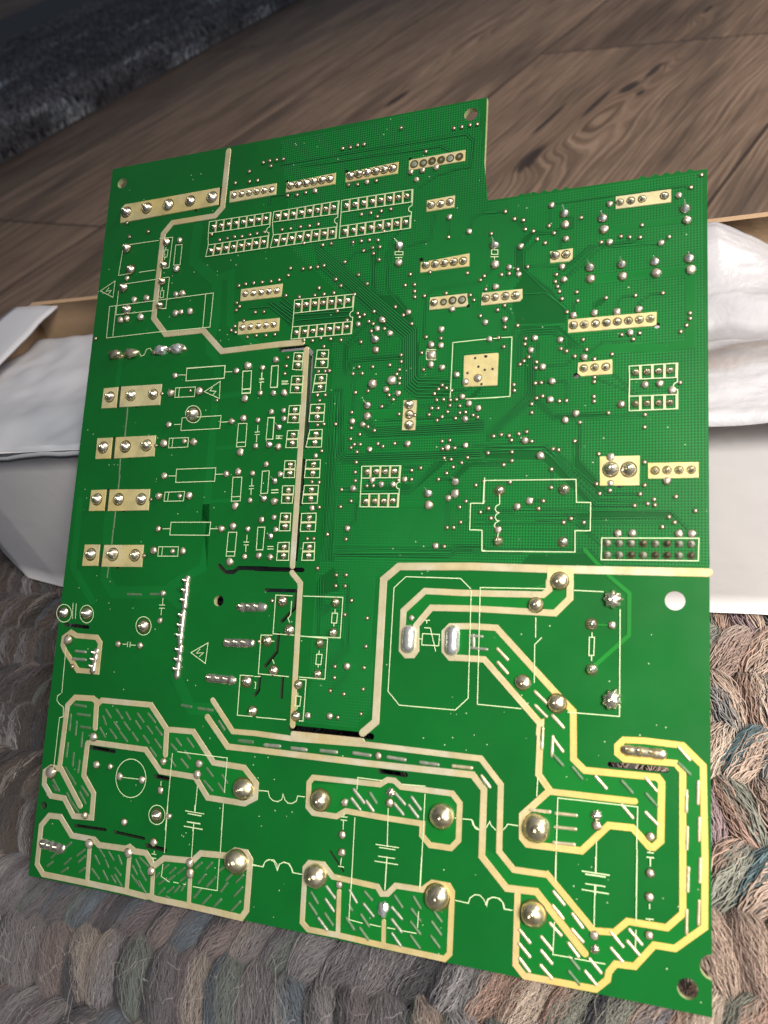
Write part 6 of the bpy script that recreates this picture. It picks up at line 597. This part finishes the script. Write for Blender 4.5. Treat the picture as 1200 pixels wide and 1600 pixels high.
for i, p in enumerate(GPOLY):
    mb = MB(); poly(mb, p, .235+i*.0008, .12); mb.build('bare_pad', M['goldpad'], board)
for i, p in enumerate(BARS):
    mb = MB(); strip(mb, p, .55, .265+i*.0003, caps=False); mb.build('printed_bar', M['bar'], board)
# printed symbols: lines that touch each other make one symbol
sym = list(range(len(SILK)))
def root_(i):
    while sym[i] != i: i = sym[i]
    return i
BBX = [(min(q[0] for q in p), max(q[0] for q in p), min(q[1] for q in p), max(q[1] for q in p)) for c, p in SILK]
def segd(a, b, c):
    a, b, c = Vector(a), Vector(b), Vector(c); d = b-a; t_ = max(0, min(1, (c-a).dot(d)/max(1e-6, d.length_squared))); return (a+d*t_-c).length
for i in range(len(SILK)):
    for j in range(i):
        A_, B_ = BBX[i], BBX[j]
        if A_[0] > B_[1]+1.3 or B_[0] > A_[1]+1.3 or A_[2] > B_[3]+1.3 or B_[2] > A_[3]+1.3: continue
        if root_(i) == root_(j): continue
        pi, pj = SILK[i][1], SILK[j][1]
        if any(segd(pj[k], pj[k+1], q) < 1.3 for q in pi for k in range(len(pj)-1)) or any(segd(pi[k], pi[k+1], q) < 1.3 for q in pj for k in range(len(pi)-1)): sym[root_(i)] = root_(j)
groups = {}
for i in range(len(SILK)): groups.setdefault(root_(i), []).append(i)
gl = sorted(groups.values(), key=lambda g: -sum(max(BBX[i][1]-BBX[i][0], BBX[i][3]-BBX[i][2]) for i in g)); rest = MB()
for n_, g in enumerate(gl):
    mb = MB() if n_ < 100 else rest
    for i in g: strip(mb, SILK[i][1], .215, .30+i*.0002, bool(SILK[i][0]), caps=False)
    if n_ < 100: mb.build('printed_symbol', M['silk'], board)
if rest.v: o = rest.build('printed_symbol', M['silk'], board); o['kind'] = 'stuff'
# dark rings: clearance around joints, thin shadow painted around vias
mb = MB(); k = 0
for L, g in ((JOINT, 1.12), (C16, 1.15), (ROUND, 1.10), (VIA, 1.22), (RING, 1.15), (DOME, 1.03), (PEAK, 1.1)):
    for j in L:
        mb.add([(j[0]+j[2]*g*math.cos(a), j[1]+j[2]*g*math.sin(a), .255+k*.00008) for a in [2*math.pi*i/18 for i in range(18)]], [tuple(range(18))]); k += 1
mb.build('dark_joint_rings', M['dark_ring'], board)
for p in PADHOLE:
    pass
mb = MB()
for i, p in enumerate(PADHOLE): mb.add([(p[0]+.33*math.cos(a), p[1]+.33*math.sin(a), .29) for a in [2*math.pi*i_/12 for i_ in range(12)]], [tuple(range(12))])
mb.build('pad_holes', M['hole'], board)

# --- solder shapes
PIN = [(1, 0), (.98, .12), (.90, .34), (.74, .58), (.54, .78), (.38, .92), (.27, 1.08), (.24, 1.30), (.18, 1.40), (.06, 1.44)]
BLOB = [(1, 0), (1.0, .12), (.94, .34), (.8, .56), (.58, .72), (.32, .81), (.08, .84)]
FLAT = [(1, 0), (1.0, .08), (.88, .2), (.6, .27), (.3, .30), (.06, .31)]
BIG = [(1, 0), (1.0, .10), (.96, .30), (.87, .50), (.74, .66), (.57, .79), (.40, .87), (.27, .91), (.23, 1.03), (.17, 1.06), (.12, 1.00), (.03, .94)]
PEAKP = [(1, 0), (.98, .14), (.88, .38), (.68, .60), (.44, .80), (.27, 1.05), (.16, 1.4), (.08, 1.85), (.02, 2.2)]
def shared(name, items, cap, meshes, mats, parent, spin=True, hs=1.0):
    """items [(x,y,r)]: the largest `cap` as parts, the rest as one piece"""
    items = sorted(items, key=lambda j: -j[2]); rest = MB()
    for i, j in enumerate(items):
        me = meshes[i % len(meshes)]; rot = random.uniform(0, 6.28) if spin else random.uniform(-.25, .25)
        if i < cap:
            o = bpy.data.objects.new(name, me); COL.objects.link(o); o.parent = parent
            o.location = (j[0]*MM, j[1]*MM, .0001); o.scale = (j[2]*random.uniform(.9, 1.07), j[2]*random.uniform(.9, 1.07), j[2]*hs*random.uniform(.75, 1.15)); o.rotation_euler = (0, 0, rot)
        else:
            vs = [(v.co.x/MM, v.co.y/MM, v.co.z/MM) for v in me.vertices]; rest.add(place(vs, j[0], j[1], j[2], rot, .1, j[2]*hs), [tuple(p.vertices) for p in me.polygons], True)
    if rest.v: o = rest.build(name, mats, parent); o['kind'] = 'stuff'
def mk(name, prof, m, n=3, seg=20, **k):
    out = []
    for s_ in range(n):
        vs, fs = lathe(prof, seg, jitter=k.get('jit', .12), seed=s_*5+1, petal=k.get('petal', 0), tip=(k.get('tx', 0)+random.uniform(-.12, .12), k.get('ty', 0)+random.uniform(-.12, .12)))
        me = bpy.data.meshes.new(name); me.from_pydata([(a*MM, b*MM, c*MM) for a, b, c in vs], [], fs); me.polygons.foreach_set('use_smooth', [True]*len(fs)); me.materials.append(m); me.update(); out.append(me)
    return out
shared('pin_joint', JOINT, 100, mk('pin_joint', PIN, M['solder'], 5, ty=.1), M['solder'], board, False)
rr = sorted(ROUND, key=lambda j: -j[2])
shared('round_joint', ROUND, 100, mk('round_joint', BLOB, M['via'], 4, jit=.25), M['via'], board)
VIA = [(a, b, r*.88) for a, b, r in VIA]
shared('via', VIA, 100, mk('via', BLOB, M['via'], 3, 12), M['via'], board)
dm = mk('solder_dome', BIG, M['solder_warm'], 4, 40, jit=.05)
shared('solder_dome', DOME, 50, dm, M['solder_warm'], board, hs=.9)
shared('petal_joint', FLOWER, 50, mk('petal_joint', BIG, M['solder'], 2, 48, petal=.11), M['solder'], board, hs=.8)
shared('solder_peak', PEAK, 50, mk('solder_peak', PEAKP, M['solder_bright'], 4, 20, tx=-.35, ty=1.0, jit=.15), M['solder_bright'], board, False)
shared('open_joint', RING, 50, mk('open_joint', FLAT, M['dull'], 2), M['dull'], board)
for i, j in enumerate(C16):
    b_ = i in (3, 5, 10, 12, 13, 15)
    me = mk('pin_joint', PIN, M['solder_black'] if b_ else M['dull'], 1)[0]
    o = bpy.data.objects.new('header_joint', me); COL.objects.link(o); o.parent = board; o.location = (j[0]*MM, j[1]*MM, .0001); o.scale = (j[2],)*3
    if b_: o['label'] = 'blackened header joint'
# short solder runs
lens = sorted(DASH, key=lambda d: -d[2]*math.hypot(d[0][0]-d[1][0], d[0][1]-d[1][1])); rest = MB()
for i, (p, q, w_) in enumerate(lens):
    vs, fs = capsule(p, q, w_, .34, 8, 0, .25, i)
    mt_ = M['solder_dash'] if p[0] > 118 else M['dull'] if p[0] > 66 else M['dull_green']; vs, fs = capsule(p, q, w_, .34 if p[0] > 66 else .16, 8, 0, .25, i)
    if i < 100:
        mb = MB(); mb.add(vs, fs, True); mb.build('solder_dash', mt_, board)
    else: rest.add(vs, fs, True)
o = rest.build('solder_dash', M['dull_green'], board); o['kind'] = 'stuff'
for i, (p, q, w_) in enumerate(BAR):
    mb = MB(); vs, fs = capsule(p, q, w_, .8 if w_ > 1.3 else .35, 12, 0, .35, i); mb.add(vs, fs, True)
    big = w_ > 1.5
    if big:
        P_, Q_ = Vector(p), Vector(q); n_ = 4 if (Q_-P_).length > 12 else 3
        for k in range(n_):
            c = P_.lerp(Q_, (k+.35)/n_); vs, fs = lathe([(.62, .4), (.5, .8), (.34, 1.2), (.27, 1.6), (.08, 1.7)], 12, tip=(-.7, .5), seed=i+k, jitter=.2); mb.add([(a+c.x, b+c.y, z) for a, b, z in vs], fs, True)
    mb.build('terminal_joint', M['solder_warm'] if i in (8,) else M['solder'] if big else M['dull'], board)
for x, y, a, b in CAP:
    mb = MB(); vs, fs = capsule((x, y-b+a), (x, y+b-a), 2*a, 1.7, 16, 0); mb.add(vs, fs, True); mb.build('oval_joint', M['solder_bright'], board)
for i, (x, y, a, b) in enumerate(LUMP):
    mb = MB(); vs, fs = lathe(BLOB, 20, sx=a, sy=b*.8, jitter=.5, seed=i+3); mb.add([(p[0]+x, p[1]+y, p[2]*a*.9) for p in vs], fs, True); mb.build('solder_lump', M['solder_bright'] if i in (2, 3, 7) else M['solder_warm'], board)
# a loose metal tab of a part fitted on the far side, sticking out past the left edge
mb = MB()
for k in range(3):
    y0 = 92.5+k*2.2
    mb.add([(-3.2, y0, -4.5), (1.5, y0, -4.5), (1.5, y0+1.4, -4.5), (-3.2, y0+1.4, -4.5), (-3.2, y0, -3.6), (1.5, y0, -3.6), (1.5, y0+1.4, -3.6), (-3.2, y0+1.4, -3.6)], [(3,2,1,0),(4,5,6,7),(0,1,5,4),(1,2,6,5),(2,3,7,6),(3,0,4,7)])
mb.add([(1.5, 91, -9), (7, 91, -9), (7, 99.5, -9), (1.5, 99.5, -9), (1.5, 91, -1.7), (7, 91, -1.7), (7, 99.5, -1.7), (1.5, 99.5, -1.7)], [(3,2,1,0),(4,5,6,7),(0,1,5,4),(1,2,6,5),(2,3,7,6),(3,0,4,7)])
mb.build('metal_clip', M['steel'], board)
